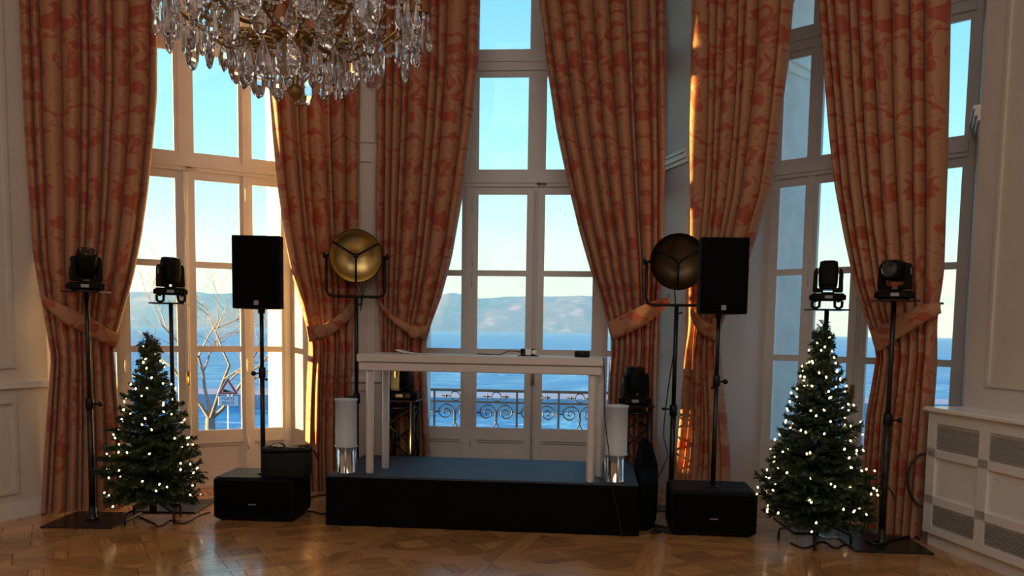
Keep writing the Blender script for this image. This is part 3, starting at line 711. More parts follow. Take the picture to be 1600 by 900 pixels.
cable('device_cable', 'thin black cable trailing from the boxy device over the white table', [on_table(1.17, .18)+Vector((0, 0, .03)), on_table(1.08, .2)+Vector((0, 0, .035)), on_table(1.0, .19)+Vector((0, 0, .006)), on_table(.9, .26)+Vector((0, 0, .006)), on_table(.8, .3)+Vector((0, 0, .006))], .004)

def drum_lamp(px, py, label, h_sh, h_base):
    p = atz(px, py, SH); o = thing('drum_lamp', label, 'lamp', p, .3, 'white drum lamps on mirror bases')
    x = MB(); x.lathe([(.0001, 0), (.072, 0), (.072, .006), (.066, .010), (.066, h_base-.006), (.0001, h_base-.004)], 28); x.build('mirror_base', M_chrome, o)
    for k in range(3):
        a = 2*pi*k/3+.35
        MB().tube([(.082*cos(a), .082*sin(a), 0), (.082*cos(a), .082*sin(a), h_base)], .008, 10).build('tube_leg', M_alu, o)
    x = MB(); x.lathe([(.0001, h_base+.002), (.088, h_base+.002), (.093, h_base+.006), (.093, h_base+.014), (.086, h_base+.018), (.086, h_base+h_sh-.012), (.093, h_base+h_sh-.008), (.093, h_base+h_sh), (.088, h_base+h_sh+.003), (.083, h_base+h_sh), (.083, h_base+.02), (.0001, h_base+.012)], 32)
    x.build('shade', M_shade, o)
    for k in range(3):
        a = 2*pi*k/3+.35; MB().sphere((.092*cos(a), .092*sin(a), h_base+.004), .009, 8, 6).build('rim_bead', M_chrome, o)
    return o
drum_lamp(541, 738, 'white drum lamp on a mirror base, next to two bare table legs', .385, .205)
drum_lamp(961, 752, 'white drum lamp on a mirror base with a black cable hanging down it', .385, .205)
q0 = aty(944, 580, 6.42); q1 = aty(945, 650, 6.40); q2 = aty(952, 712, 6.40); q3 = aty(955, 752, 6.42); q4 = aty(965, 800, 6.44)
cable('lamp_cable', 'thin black cable hanging from the white table past the drum lamp', [q0+Vector((-.01, 0, .10)), q0, q1, q2, q3, q4, (q4.x+.04, q4.y, .004)], .004)

# small truss stands with effect lights, behind and beside the stage
def truss(loc, rz, label):
    o = thing('truss_stand', label, 'stand', loc, rz, 'short black truss stands'); a = .115; H = .90
    for sx_ in (-1, 1):
        for sy_ in (-1, 1): MB().tube([(sx_*a, sy_*a, .012), (sx_*a, sy_*a, H-.012)], .021, 12).build('chord', M_metal_blk, o)
    for z in (.08, H-.07):
        for k in range(4):
            c0 = [(-a, -a), (a, -a), (a, a), (-a, a)]; p, q = c0[k], c0[(k+1) % 4]
            MB().tube([(p[0], p[1], z), (q[0], q[1], z)], .010, 8).build('brace', M_metal_blk, o)
    for k in range(4):
        c0 = [(-a, -a), (a, -a), (a, a), (-a, a)]; p, q = c0[k], c0[(k+1) % 4]
        zs = [.08, .28, .48, .68, H-.07]
        for i in range(4):
            s_, e_ = (p, q) if i % 2 else (q, p)
            MB().tube([(s_[0], s_[1], zs[i]), (e_[0], e_[1], zs[i+1])], .009, 8).build('diagonal', M_metal_blk, o)
    MB().cbox(-.155, .155, -.14, .14, H-.012, H, .003).build('top_plate', M_metal_blk, o)
    MB().cbox(-.155, .155, -.14, .14, 0, .012, .003).build('foot_plate', M_metal_blk, o)
    return o
TRL = Vector((-1.015, 8.00, 0)); TRR = Vector((1.13, 7.79, 0))
truss(TRL, radians(-6), 'short black truss stand behind the table legs by the drum lamp')
truss(TRR, radians(-6), 'short black truss stand rising behind the black draped bundle')
def moving_head(loc, rz, tilt, label, group='black moving head lights', s=1.0, pan=0.0):
    o = thing('moving_head_light', label, 'stage light', loc, rz, group); o.scale = (s, s, s)
    b_ = MB(); b_.cbox(-.15, .15, -.10, .10, .012, .085, .012); b_.cbox(-.12, .12, -.112, .112, .02, .075, .008)
    for sx_ in (-1, 1): b_.cbox(sx_*.157-.012, sx_*.157+.012, -.06, .06, .02, .07, .006)
    base = b_.build('base', M_blackrough, o)
    for sx_ in (-.11, .11):
        for sy_ in (-.07, .07): MB().lathe([(.0001, 0), (.014, 0), (.014, .014), (.0001, .014)], 10, (sx_, sy_, 0)).build('foot', M_black, base)
    MB().box(-.035, .035, -.1145, -.112, .032, .062).build('display', M_label, base)
    # yoke
    y = MB(); P_ = []
    y.lathe([(.0001, .083), (.06, .083), (.06, .098), (.0001, .098)], 20)
    for sx_ in (-1, 1):
        y.prism([(sx_*.045, .095), (sx_*.135, .095), (sx_*.142, .12), (sx_*.135, .30), (sx_*.118, .33), (sx_*.104, .33), (sx_*.100, .30), (sx_*.100, .14), (sx_*.045, .125)][::sx_], -.05, .05, 'y')
    yk = y.build('yoke', M_blackrough, o, rot=(0, 0, pan), bevel=.004)
    for sx_ in (-1, 1): MB().box(sx_*.140-.002, sx_*.140+.002, -.008, .008, .23, .29).build('logo_mark', M_label, yk)
    # head: body, lens
    h = MB(); R_ = Matrix.Rotation(tilt, 3, 'X'); c_ = Vector((0, 0, .265))
    def ring(w_, hgt, yy, k=16):
        pts = []
        for i in range(k):
            a = 2*pi*i/k; ca, sa = cos(a), sin(a); e_ = .55
            pts.append(R_ @ Vector((w_*math.copysign(abs(ca)**e_, ca), yy, hgt*math.copysign(abs(sa)**e_, sa)))+c_)
        return pts
    rings = [ring(.055, .06, .135), ring(.084, .085, .125), ring(.092, .092, .06), ring(.092, .092, -.03), ring(.088, .088, -.10), ring(.078, .078, -.135)]
    for A_, B_ in zip(rings[:-1], rings[1:]): h.loft(A_, B_, True, True)
    k = len(h.v); h.add(rings[0], [tuple(range(16))]); h.add(rings[-1], [tuple(range(16))])
    hd = h.build('lamp_head', M_blackrough, o, rot=(0, 0, pan))
    l_ = MB(); Q = R_ @ Matrix.Rotation(pi/2, 3, 'X'); l_.lathe([(.0001, .010), (.035, .008), (.06, .0), (.066, .0), (.068, .006), (.072, .006), (.072, -.004)], 20, c_+R_ @ Vector((0, -.136, 0)), Q)
    l_.build('lens', M_darkglass, hd)
    f_ = MB()
    for i in range(5): 
        q = [R_ @ Vector((sx_, .135+.006*0, zz))+c_ for sx_, zz in ((-.05, -.04+.018*i), (.05, -.04+.018*i), (.05, -.033+.018*i), (-.05, -.033+.018*i))]
        q2_ = [R_ @ Vector((sx_, .141, zz))+c_ for sx_, zz in ((-.05, -.04+.018*i), (.05, -.04+.018*i), (.05, -.033+.018*i), (-.05, -.033+.018*i))]
        f_.add(q+q2_, [(0, 1, 2, 3), (4, 5, 6, 7), (0, 1, 5, 4), (1, 2, 6, 5), (2, 3, 7, 6), (3, 0, 4, 7)])
    f_.build('cooling_fins', M_black, hd)
    return o
moving_head(TRL+Vector((-.01, 0, .90)), radians(-6), radians(-95), 'black moving head light pointing up on the truss behind the table legs', pan=radians(75), s=.92)
moving_head(TRR+Vector((-.02, 0, .90)), radians(-6), radians(-90), 'black moving head light pointing up on the truss behind the draped bundle', pan=radians(20), s=.86)

def light_stand(base, top_z, label, plate=True, bw=.55, brz=0.0):
    o = thing('lighting_stand', label, 'stand', (base.x, base.y, 0), brz, 'black lighting stands on square floor plates')
    MB().cbox(-bw/2, bw/2, -bw/2, bw/2, 0, .014, .004).build('base_plate', M_metal_blk, o)
    x = MB(); x.lathe([(.0001, .014), (.05, .014), (.05, .03), (.03, .04), (.028, .12), (.0001, .12)], 16); x.build('socket', M_metal_blk, o)
    mid = top_z*.52
    MB().tube([(0, 0, .03), (0, 0, mid)], .024, 14).build('lower_pole', M_metal_blk, o)
    MB().tube([(0, 0, mid-.02), (0, 0, top_z-.012)], .018, 14).build('upper_pole', M_metal_blk, o)
    x = MB(); x.lathe([(.024, -.05), (.032, -.045), (.032, .03), (.022, .04)], 14, (0, 0, mid)); x.tube([(.03, 0, mid-.01), (.075, 0, mid-.01)], .007, 8); x.sphere((.085, 0, mid-.01), .020, 10, 6); x.build('clamp_collar', M_black, o)
    x = MB(); x.cbox(-.15, .15, -.10, .10, top_z-.012, top_z, .003); x.build('top_plate', M_metal_blk, o)
    return o
def head_clamps(o, z):
    for sx_ in (-.09, .09):
        x = MB(); x.tube([(sx_-.03, 0, z+.065), (sx_-.028, 0, z+.02), (sx_, 0, z+.004), (sx_+.028, 0, z+.02), (sx_+.03, 0, z+.065)], .012, 8); x.build('clamp_hook', M_black, o)
def stand_set(px, Y, py_plate, py_base, label_s, label_h, tilt, rz, pan=0, lift=.055, s=1.0, bw=.55, brz=0.0):
    p = aty(px, py_plate, Y); o = light_stand(Vector((p.x, p.y, 0)), p.z, label_s, bw=bw, brz=brz)
    if lift > .03: head_clamps(o, p.z)
    return moving_head((p.x, p.y, p.z+lift), rz, tilt, label_h, s=s, pan=pan)
stand_set(267, 7.34, 473, 0, 'black lighting stand rising behind the smaller fir', 'black moving head light on the stand behind the smaller fir', radians(-84), radians(20), pan=radians(35), s=.80)
stand_set(135, 6.75, 455, 0, 'black lighting stand in front of the curtain next to the smaller fir', 'black moving head light tilted up in front of the curtain by the smaller fir', radians(-55), radians(20), pan=radians(20), s=.80, lift=.0)
stand_set(1292, 6.92, 483, 0, 'black lighting stand hidden behind the larger fir', 'black moving head light on the stand behind the larger fir', radians(80), radians(-14), pan=radians(-8), s=.80)
stand_set(1397, 6.35, 469, 0, 'black lighting stand in front of the curtain by the radiator cabinet', 'black moving head light in front of the curtain by the radiator cabinet', radians(-4), radians(-22), pan=radians(-25), s=.80, lift=.0, brz=radians(-4))

# ------------------------------------------------------------------ loudspeakers
def speaker_set(px, Yp, top, bot, wpx, sub_fl, sub_fr, sub_top, label_sp, label_po, label_su, rz, lean):
    # subwoofer from its floor contact
    A_, B_ = atz(*sub_fl), atz(*sub_fr); d = (B_-A_); wd = d.length; rzs = atan2(d.y, d.x)
    hs = .355; dp = .50
    o = thing('subwoofer', label_su, 'speaker', A_, rzs, 'black subwoofers on the floor')
    x = MB(); x.cbox(0, wd, 0, dp, .015, hs, .02); x.build('cabinet', M_blackrough, o)
    x = MB(); x.cbox(.025, wd-.025, -.012, .004, .045, hs-.03, .006); x.build('grille', M_grille, o)
    MB().box(wd*.5-.03, wd*.5+.03, -.0145, -.011, .14, .147).build('logo_bar', M_label, o)
    for xx in (.06, wd-.06):
        for yy in (.06, dp-.06): MB().lathe([(.0001, 0), (.02, 0), (.022, .016), (.0001, .016)], 12, (xx, yy, 0)).build('rubber_foot', M_black, o)
    x = MB(); x.lathe([(.019, hs), (.045, hs), (.045, hs+.006), (.02, hs+.010)], 16, (wd*.52, dp*.42, 0)); x.build('pole_socket', M_black, o)
    c_, s_ = cos(rzs), sin(rzs); pp_ = A_+Vector((c_*wd*.52-s_*dp*.42, s_*wd*.52+c_*dp*.42, 0))
    Y = pp_.y; zt_ = aty(px, top, Y).z; zb_ = aty(px, bot, Y).z; ht = zt_-zb_; w_ = wpx/F*(Y-.1)
    o2 = thing('speaker_pole', label_po, 'pole', (pp_.x, pp_.y, hs+.006), rz, 'black speaker poles')
    L1 = zb_-hs-.006
    MB().tube([(0, 0, 0), (0, 0, L1*.62)], .019, 14).build('lower_tube', M_metal_blk, o2); MB().tube([(0, 0, L1*.6), (0, 0, L1+.03)], .016, 14).build('upper_tube', M_metal_blk, o2)
    x = MB(); x.lathe([(.019, -.05), (.028, -.045), (.028, .035), (.018, .04)], 14, (0, 0, L1*.62)); x.build('collar', M_black, o2)
    x = MB(); x.tube([(0, -.02, L1*.62-.01), (lean*.05, -.03, L1*.62-.01)], .007, 8); x.sphere((lean*.062, -.03, L1*.62-.01), .021); x.build('clamp_knob', M_black, o2)
    x = MB(); x.tube([(0, .02, L1*.62-.05), (-lean*.025, .01, L1*.62-.06)], .006, 8); x.sphere((-lean*.03, .01, L1*.62-.06), .012); x.build('lock_pin', M_black, o2)
    o3 = thing('loudspeaker', label_sp, 'speaker', (pp_.x, pp_.y, zb_), rz, 'black loudspeakers on poles')
    x = MB(); f_, dpt = -.16, .17
    x.prism([(-w_/2, f_), (w_/2, f_), (w_/2, f_+.10), (w_/2-.075, dpt), (-w_/2+.075, dpt), (-w_/2, f_+.10)], 0, ht, 'z'); x.build('cabinet', M_blackrough, o3, bevel=.008)
    x = MB(); x.cbox(-w_/2+.010, w_/2-.010, f_-.013, f_+.002, .012, ht-.012, .006); x.build('grille', M_grille, o3)
    MB().box(-.018, .018, f_-.0155, f_-.012, .028, .064).build('logo_plate', M_label, o3)
    for s__ in (-1, 1):
        x = MB(); x.cbox(s__*(w_/2+.001)-.006, s__*(w_/2+.001)+.006, f_+.03, f_+.075, ht*.48, ht*.62, .003); x.build('side_handle', M_black, o3)
    x = MB(); x.lathe([(.017, -.035), (.026, -.035), (.03, .0), (.03, .004)], 14); x.build('pole_cup', M_black, o3)
    return pp_
speaker_set(406, 0, 371, 483, 74, (333, 814), (458, 817.5), 757, 'black loudspeaker on a pole above the sub that carries a bag', 'black speaker pole rising from the sub that carries a bag', 'black subwoofer on the floor with a black bag on top', radians(3), -1)
speaker_set(1127, 0, 374, 491, 74, (1047, 837), (1182, 842), 775, 'black loudspeaker in front of the dark reflector lamp', 'black speaker pole rising from the sub beside the larger fir', 'black subwoofer on the floor next to the larger fir', radians(-2), 1)

# bag on the left subwoofer
bg_ = aty(449, 757, 6.90); bgo = thing('equipment_bag', 'black soft equipment bag with carry handles on top of a subwoofer', 'bag', (bg_.x, 6.90, .358), radians(2))
x = MB(); NB = 9
def bagring(z, k):
    pts = []
    for i in range(28):
        a = 2*pi*i/28; ca, sa = cos(a), sin(a); e_ = .35
        pts.append(((.186*k)*math.copysign(abs(ca)**e_, ca), (.13*k)*math.copysign(abs(sa)**e_, sa), z+.006*sin(3*a+z*20)))
    return pts
rgs = [bagring(0, .96), bagring(.015, 1.0), bagring(.10, 1.02), bagring(.18, 1.0), bagring(.225, .985), bagring(.238, .93), bagring(.236, .5)]
for A_, B_ in zip(rgs[:-1], rgs[1:]): x.loft(A_, B_, True, True)
x.add(rgs[0], [tuple(range(28))]); x.add(rgs[-1], [tuple(range(28))]); x.build('bag_body', M_bag, bgo)
MB().loft(bagring(.205, 1.02), bagring(.222, 1.02), False, True).build('zip_band', M_cloth, bgo)
def strap(pts, w_, name, parent):
    A = []; B = []
    for p in pts: A.append((p[0], p[1]-w_/2, p[2])); B.append((p[0], p[1]+w_/2, p[2]))
    o = MB().loft(A, B, True).build(name, M_bag, parent); s_ = o.modifiers.new('t', 'SOLIDIFY'); s_.thickness = .006; return o
strap([(-.15, -.02, .232), (-.13, -.02, .25), (-.09, -.02, .272), (-.05, -.02, .275), (-.02, -.02, .258), (-.005, -.02, .235)], .035, 'carry_handle', bgo)
strap([(.09, .02, .234), (.105, .02, .252), (.14, .02, .25), (.165, .02, .236)], .03, 'carry_handle', bgo)
strap([(.195, .02, .21), (.215, .02, .20), (.235, .02, .165), (.25, .02, .125)], .04, 'shoulder_strap', bgo)

# bundle of black cloth and bag beside the stage
bd = thing('draped_bundle', 'black draped bundle of cloth over a case beside the stage', 'bundle', (.998, 6.66, 0), SA)
x = MB(); rings = []
for y, w_, h_ in ((.0, .02, .30), (.03, .055, .385), (.12, .075, .41), (.25, .085, .425), (.38, .09, .45), (.50, .095, .56), (.60, .10, .62), (.70, .10, .65), (.80, .09, .63), (.86, .06, .55), (.88, .02, .45)):
    pts = []
    for i in range(28):
        a = 2*pi*i/28; ca, sa = cos(a), sin(a); e_ = .5
        px_ = .86*w_*math.copysign(abs(ca)**e_, ca)*(1+.06*sin(7*y*6+a*4)); pz_ = h_/2+h_/2*math.copysign(abs(sa)**e_, sa); sl_ = -.05*max(0, pz_-.4)/.3
        if pz_ > .42: px_ = px_*(1-.55*(pz_-.42)/.32)-.03*(pz_-.42)/.28
        pts.append((px_+w_+.004, y, max(.002, pz_+.012*sin(y*31+ca*5)*(sa > 0))))
    rings.append(pts)
for A_, B_ in zip(rings[:-1], rings[1:]): x.loft(A_, B_, True, True)
x.add(rings[0], [tuple(range(28))]); x.add(rings[-1], [tuple(range(28))]); x.build('cloth', M_cloth, bd)

# ------------------------------------------------------------------ reflector lamps
def reflector(px, py, Y, rpx, rz, tilt, label, label_s, M_in, yoke_rz=0.0):
    c_ = aty(px, py, Y); r_ = rpx/F*Y
    o = thing('reflector_lamp', label, 'lamp', (c_.x, c_.y, c_.z-r_-.14), rz, 'round reflector lamps on stands')
    R_ = Matrix.Rotation(pi/2+tilt, 3, 'X'); C_ = (0, 0, r_+.14)
    x = MB(); x.lathe([(.0001, -.10), (r_*.4, -.088), (r_*.7, -.06), (r_*.9, -.025), (r_*.985, 0)], 48, C_, R_); x.build('dish', M_in, o)
    x = MB(); x.lathe([(.0001, -.13), (r_*.45, -.115), (r_*.75, -.085), (r_*.95, -.04), (r_*1.0, -.01), (r_*1.01, .006), (r_*.985, .008), (r_*.98, -.002)], 48, C_, R_); x.build('shell', M_black, o)
    for k in range(3):
        a = pi/2+2*pi*k/3
        p = R_ @ Vector((0, 0, .004)); q = R_ @ Vector((r_*.985*cos(a), -r_*.985*sin(a)*-1*1, .004))
        q = R_ @ Vector((r_*.985*cos(a+pi), r_*.985*sin(a+pi), .004))
        MB().tube([Vector(C_)+p, Vector(C_)+q], .010, 8).build('strut', M_black, o)
    x = MB(); x.lathe([(.0001, -.03), (.022, -.03), (.024, .008), (.016, .014), (.0001, .014)], 16, C_, R_); x.build('lamp_cap', M_black, o)
    # square yoke
    w_ = r_*.93; zb = .012; pts = [(-w_-.02, .02, r_*.98), (-w_-.02, .02, zb+.05), (-w_+.03, .02, zb), (w_-.03, .02, zb), (w_+.02, .02, zb+.05), (w_+.02, .02, r_+.14)]
    pts = [(-r_-.025, .02, r_+.14), (-r_-.025, .02, zb+.06), (-r_-.01, .02, zb+.018), (-r_+.035, .02, zb), (r_-.035, .02, zb), (r_+.01, .02, zb+.018), (r_+.025, .02, zb+.06), (r_+.025, .02, r_+.14)]
    MB().tube(pts, .013, 8).build('yoke', M_black, o)
    for s_ in (-1, 1):
        x = MB(); x.tube([(s_*(r_-.01), .02, r_+.14), (s_*(r_+.06), .02, r_+.14)], .012, 8); x.lathe([(.0001, 0), (.028, 0), (.028, .02), (.0001, .02)], 12, (s_*(r_+.045)-.01, .02, r_+.14), Matrix.Rotation(pi/2, 3, 'Y')); x.build('pivot_knob', M_black, o)
    zt_ = c_.z-r_-.14
    s = thing('lamp_stand', label_s, 'stand', (c_.x, c_.y+.02, 0), 0, 'black stands of the reflector lamps')
    MB().cbox(-.20, .20, -.12, .12, 0, .012, .004).build('base_plate', M_metal_blk, s)
    MB().tube([(0, 0, .01), (0, 0, zt_*.5)], .024, 12).build('lower_pole', M_metal_blk, s); MB().tube([(0, 0, zt_*.48), (0, 0, zt_+.005)], .019, 12).build('upper_pole', M_metal_blk, s)
    x = MB(); x.lathe([(.024, -.06), (.034, -.055), (.034, .03), (.02, .04)], 14, (0, 0, zt_*.5)); x.tube([(-.03, 0, zt_*.5), (-.07, 0, zt_*.5)], .007, 8); x.cbox(-.10, -.065, -.012, .012, zt_*.5-.012, zt_*.5+.012, .003); x.build('clamp_collar', M_black, s)
    x = MB(); x.tube([(0, 0, zt_-.07), (.05, -.01, zt_-.05)], .007, 8); x.build('lever', M_black, s)
    return c_
rc = reflector(556, 400, 7.98, 40.5, radians(14), radians(2), 'round gold reflector lamp with three struts on a tall stand', 'black stand carrying the gold reflector lamp', M_gold)
rd = reflector(1060, 409, 7.5, 43.5, radians(-6), radians(-3), 'round unlit dark reflector lamp with three struts on a tall stand', 'black stand carrying the unlit dark reflector lamp', M_gold_unlit)
for k, dx in enumerate((-.05, .02, .05, .09)):
    cable('reflector_cable', 'thin black wire looping below the gold reflector lamp', [(rc.x+dx, rc.y+.10, rc.z-.16), (rc.x+dx*.9, rc.y+.09, rc.z-.24), (rc.x+.04+dx*.2, rc.y+.06, rc.z-.36), (rc.x+.035, rc.y+.045, rc.z-.50)], .004, group='wires below the gold reflector')
cable('hanging_cable', 'black cable hanging down the pier from the dark reflector lamp', [(rd.x-.01, rd.y+.10, rd.z-.2), aty(1056, 520, 7.6), aty(1045, 600, 7.6), aty(1040, 640, 7.6), aty(1037, 680, 7.55), aty(1043, 710, 7.5), aty(1036, 730, 7.45), aty(1022, 760, 7.4), atz(1018, 795, .006)], .0055)

# ------------------------------------------------------------------ Christmas trees
def branch_mesh(seed):
    rg = random.Random(seed); mb = MB()
    mb.tube([(0, 0, 0), (.5, 0, -.015), (1, 0, .02)], [.016, .011, .006], 5)
    twigs = [((0, 0, 0), (1.0, 0, .02), 1)]
    for i in range(9):
        f = .12+.8*i/9; s = 1 if i % 2 else -1; L_ = (.46-.30*f)*rg.uniform(.8, 1.15); a = s*rg.uniform(.55, .95)
        p = Vector((f, 0, -.01)); q = p+Vector((cos(a)*L_, sin(a)*L_, rg.uniform(-.05, .10))); twigs.append((p, q, .8))
    for p, q, k in twigs:
        p, q = Vector(p), Vector(q); d = (q-p); L_ = d.length; d.normalize(); n = int(60*L_)+14
        a0 = d.cross(Vector((0, 0, 1))).normalized(); b0 = a0.cross(d)
        for i in range(n):
            f = (i+rg.random())/n; 
            if k == 1 and f < .15: continue
            c = p+d*(L_*f); t = rg.uniform(0, 2*pi); o = a0*cos(t)+b0*sin(t); ln = rg.uniform(.085, .14)*(1-.25*f)
            tip = c+(o*.80+d*.62).normalized()*ln; sd = d.cross(o).normalized()*.013
            mb.add([c-sd, c+sd, c+(tip-c)*.6+sd*.8, tip, c+(tip-c)*.6-sd*.8], [(0, 1, 2, 3, 4)])
    me = mb.mesh('branch', fix=False); me.materials.append(M_needle); return me
BR_ME = [branch_mesh(k) for k in range(4)]
bulb_mb = MB(); bulb_mb.lathe([(.0001, -.010), (.006, -.008), (.0085, 0), (.006, .009), (.0001, .014)], 8); BULB = bulb_mb.mesh('light_bulb'); BULB.materials.append(M_bulb)
def xmas_tree(base, H, R_, nb, nl, seed, label, power):
    rg = random.Random(seed); o = thing('christmas_tree', label, 'christmas tree', base, rg.random(), 'artificial firs with fairy lights')
    MB().tube([(0, 0, .05), (0, 0, H*.96)], [.02, .006], 8).build('trunk', M_trunk, o)
    for k in range(4):
        a = pi/4+k*pi/2; c, s = cos(a), sin(a)
        MB().tube([(0, 0, .16), (.08*c, .08*s, .145), (.20*c, .20*s, .10), (.25*c, .25*s, .0815), (.255*c, .255*s, .06), (.255*c, .255*s, .002)], .009, 8).build('stand_leg', M_metal_blk, o)
    x = MB(); x.lathe([(.021, .06), (.03, .06), (.03, .22), (.021, .22)], 12); x.build('stand_sleeve', M_metal_blk, o)
    z0 = .20
    def rad(f): return R_*((1-f)**.85)*(.80+.20*min(1, f*6))+.02
    for i in range(nb):
        f = ((i+.5)/nb)**1.25*.97; z = z0+(H-z0)*f; a = i*2.39996+rg.uniform(-.2, .2); ln = rad(f)*rg.uniform(.86, 1.12)
        me = rg.choice(BR_ME); b_ = link('branch', me, o, (0, 0, z))
        pit = -.05+.55*f+rg.uniform(-.14, .14)
        sc = max(ln, .10); b_.scale = (sc, max(sc*.95, .16), max(sc, .32)*.9)
        b_.rotation_euler = (rg.uniform(-.5, .5), -pit, a)
    for i in range(5):
        b_ = link('branch', rg.choice(BR_ME), o, (0, 0, H-.20+.03*i)); b_.scale = (.16, .22, .3); b_.rotation_euler = (0, -1.25-.05*i, i*2.4)
    wire = []
    for i in range(nl):
        f = (i+.5)/nl*.97; z = z0-.03+(H-z0)*f; a = i*2.39996*1.7+rg.uniform(-.4, .4); r = rad(f)*rg.uniform(.86, 1.04)
        p = Vector((r*cos(a), r*sin(a), z+rg.uniform(-.02, .05)))
        b_ = link('light_bulb', BULB, o, p); b_.rotation_euler = (rg.uniform(-1, 1), rg.uniform(-1, 1), 0); b_.scale = (.82,)*3
    for i in range(90):
        t = i/89; a = t*2*pi*6.5; r = rad(t*.95)*.84; wire.append((r*cos(a), r*sin(a), z0+(H-z0)*t*.95+.01*sin(i)))
    MB().tube(wire, .0025, 4).build('light_wire', M_cable, o)
    return o
bL = atz(240, 812); bR = atz(1272, 848)
xmas_tree(bL, 1.42, .43, 150, 105, 4, 'smaller dark green artificial fir with sparse warm fairy lights', 0)
xmas_tree(bR, 1.58, .47, 175, 165, 9, 'larger green artificial fir with dense warm fairy lights', 0)
cable('tree_cable', 'thin black flex with a plug lying under the smaller fir', [atz(215, 806, .006), atz(235, 815, .006), atz(250, 822, .006), atz(268, 812, .006), atz(285, 818, .006), atz(310, 806, .006), atz(328, 800, .006)], .006)
cable('tree_cable', 'thin black flex coiled under the larger fir', [atz(1235, 848, .006), atz(1258, 856, .006), atz(1285, 846, .006), atz(1305, 856, .006), atz(1320, 850, .006)], .006)
cable('floor_cable', 'black cable on the floor between the bag-carrying sub and the stage', [atz(480, 798, .007), atz(492, 800, .007), atz(503, 803, .007), atz(511, 802, .007)], .007)
cable('wall_cable', 'black cable along the wall base beneath the curtain by the stage', [atz(470, 784, .007), atz(490, 776, .007), atz(505, 773, .007), atz(520, 774, .007)], .008)
for k in range(3):
    cable('coiled_cable', 'black cable looped on the floor between the stage and the sub by the larger fir', [atz(1008+3*k, 816+3*k, .008), atz(1024, 820+2*k, .008), atz(1040, 824+2*k, .008), atz(1030-4*k, 831, .012), atz(1018, 832-k, .012), atz(1026+k, 826+k, .016), atz(1046, 829+2*k, .008)], .006, group='cable loops beside the stage')
cable('radiator_cable', 'thick black hose looping out beside the radiator cabinet', [(3.12, 6.40, .28), (3.06, 6.44, .30), (3.0, 6.45, .42), (3.0, 6.45, .56), (3.06, 6.44, .66), (3.12, 6.40, .68)], .012)
cable('stand_cable', 'black cable lying across the plate of the stand by the radiator cabinet', [atz(1352, 845, .02), atz(1370, 850, .02), atz(1400, 842, .02), atz(1425, 838, .02), atz(1436, 842, .02)], .010)
cable('stand_hanging_cable', 'black cable dangling with a plug from the stand by the radiator cabinet', [aty(1392, 690, 6.30), aty(1377, 740, 6.28), aty(1384, 755, 6.28), aty(1395, 772, 6.28), aty(1397, 780, 6.28)], .006)
tray = thing('floor_plate', 'pale flat plate lying on the floor behind the larger fir', 'plate', atz(1302, 838), .1)
MB().cbox(-.12, .12, -.08, .08, 0, .012, .003).build('plate_body', M_alu, tray)
x = MB(); x.box(-.09, .09, -.055, .055, .012, .014); x.build('plate_inlay', M_shade, tray)

# ------------------------------------------------------------------ chandelier
CYD = 4.6; cb = aty(462, 168, CYD)
ch = thing('crystal_chandelier', 'large gilt chandelier hung with clear crystal drops and bead chains', 'chandelier', cb)
x = MB()
x.lathe([(.0001, 0), (.008, .004), (.010, .02), (.006, .03), (.03, .05), (.042, .075), (.034, .10), (.014, .115), (.018, .15), (.014, .22), (.022, .25), (.05, .28), (.085, .315), (.09, .34), (.06, .37), (.03, .40), (.028, .55), (.05, .60), (.07, .64), (.05, .68), (.025, .72), (.025, 1.3), (.045, 1.34), (.02, 1.4), (.012, 1.6), (.0001, 1.6)], 20)
x.build('centre_stem', M_brass, ch)
x = MB(); x.tube([(0, 0, 1.58), (0, 0, CEIL-cb.z)], .012, 8); x.build('suspension_rod', M_brass, ch)
x = MB(); x.lathe([(.0001, 0), (.09, 0), (.10, -.02), (.05, -.07), (.0001, -.08)], 16, (0, 0, CEIL-cb.z)); x.build('ceiling_rose', M_brass, ch)
def ring(r, z, tr, nm):
    x = MB(); x.tube([(r*cos(2*pi*i/48), r*sin(2*pi*i/48), z) for i in range(48)], tr, 8, closed=True)
    for i in range(24):
        a = 2*pi*i/24; x.sphere((r*cos(a), r*sin(a), z+.008), tr*1.5, 6, 4)
    x.build(nm, M_brass, ch)
ring(.25, .31, .011, 'lower_crown'); ring(.43, .42, .010, 'middle_crown')
def drop_mesh(kind):
    x = MB()
    if kind == 'pear': prof = [(.0001, 0), (.004, -.006), (.005, -.014), (.012, -.035), (.022, -.065), (.027, -.088), (.022, -.110), (.0001, -.135)]
    elif kind == 'spear': prof = [(.0001, 0), (.006, -.006), (.010, -.02), (.0095, -.10), (.006, -.125), (.0001, -.14)]
    elif kind == 'plaque': prof = [(.0001, 0), (.014, -.010), (.034, -.040), (.044, -.075), (.042, -.105), (.026, -.135), (.0001, -.148)]
    else: prof = [(.0001, 0), (.007, -.006), (.009, -.014), (.007, -.022), (.0001, -.028)]
    x.lathe(prof, 8, smooth=False, sy={'pear': .62, 'spear': .8, 'plaque': .38, 'bead': 1}[kind])
    if kind != 'bead': x.sphere((0, 0, .012), .009, 6, 4)
    me = x.mesh('crystal_'+kind); me.materials.append(M_crystal); return me
DM = {k: drop_mesh(k) for k in ('pear', 'spear', 'plaque', 'bead')}
crg = random.Random(2)
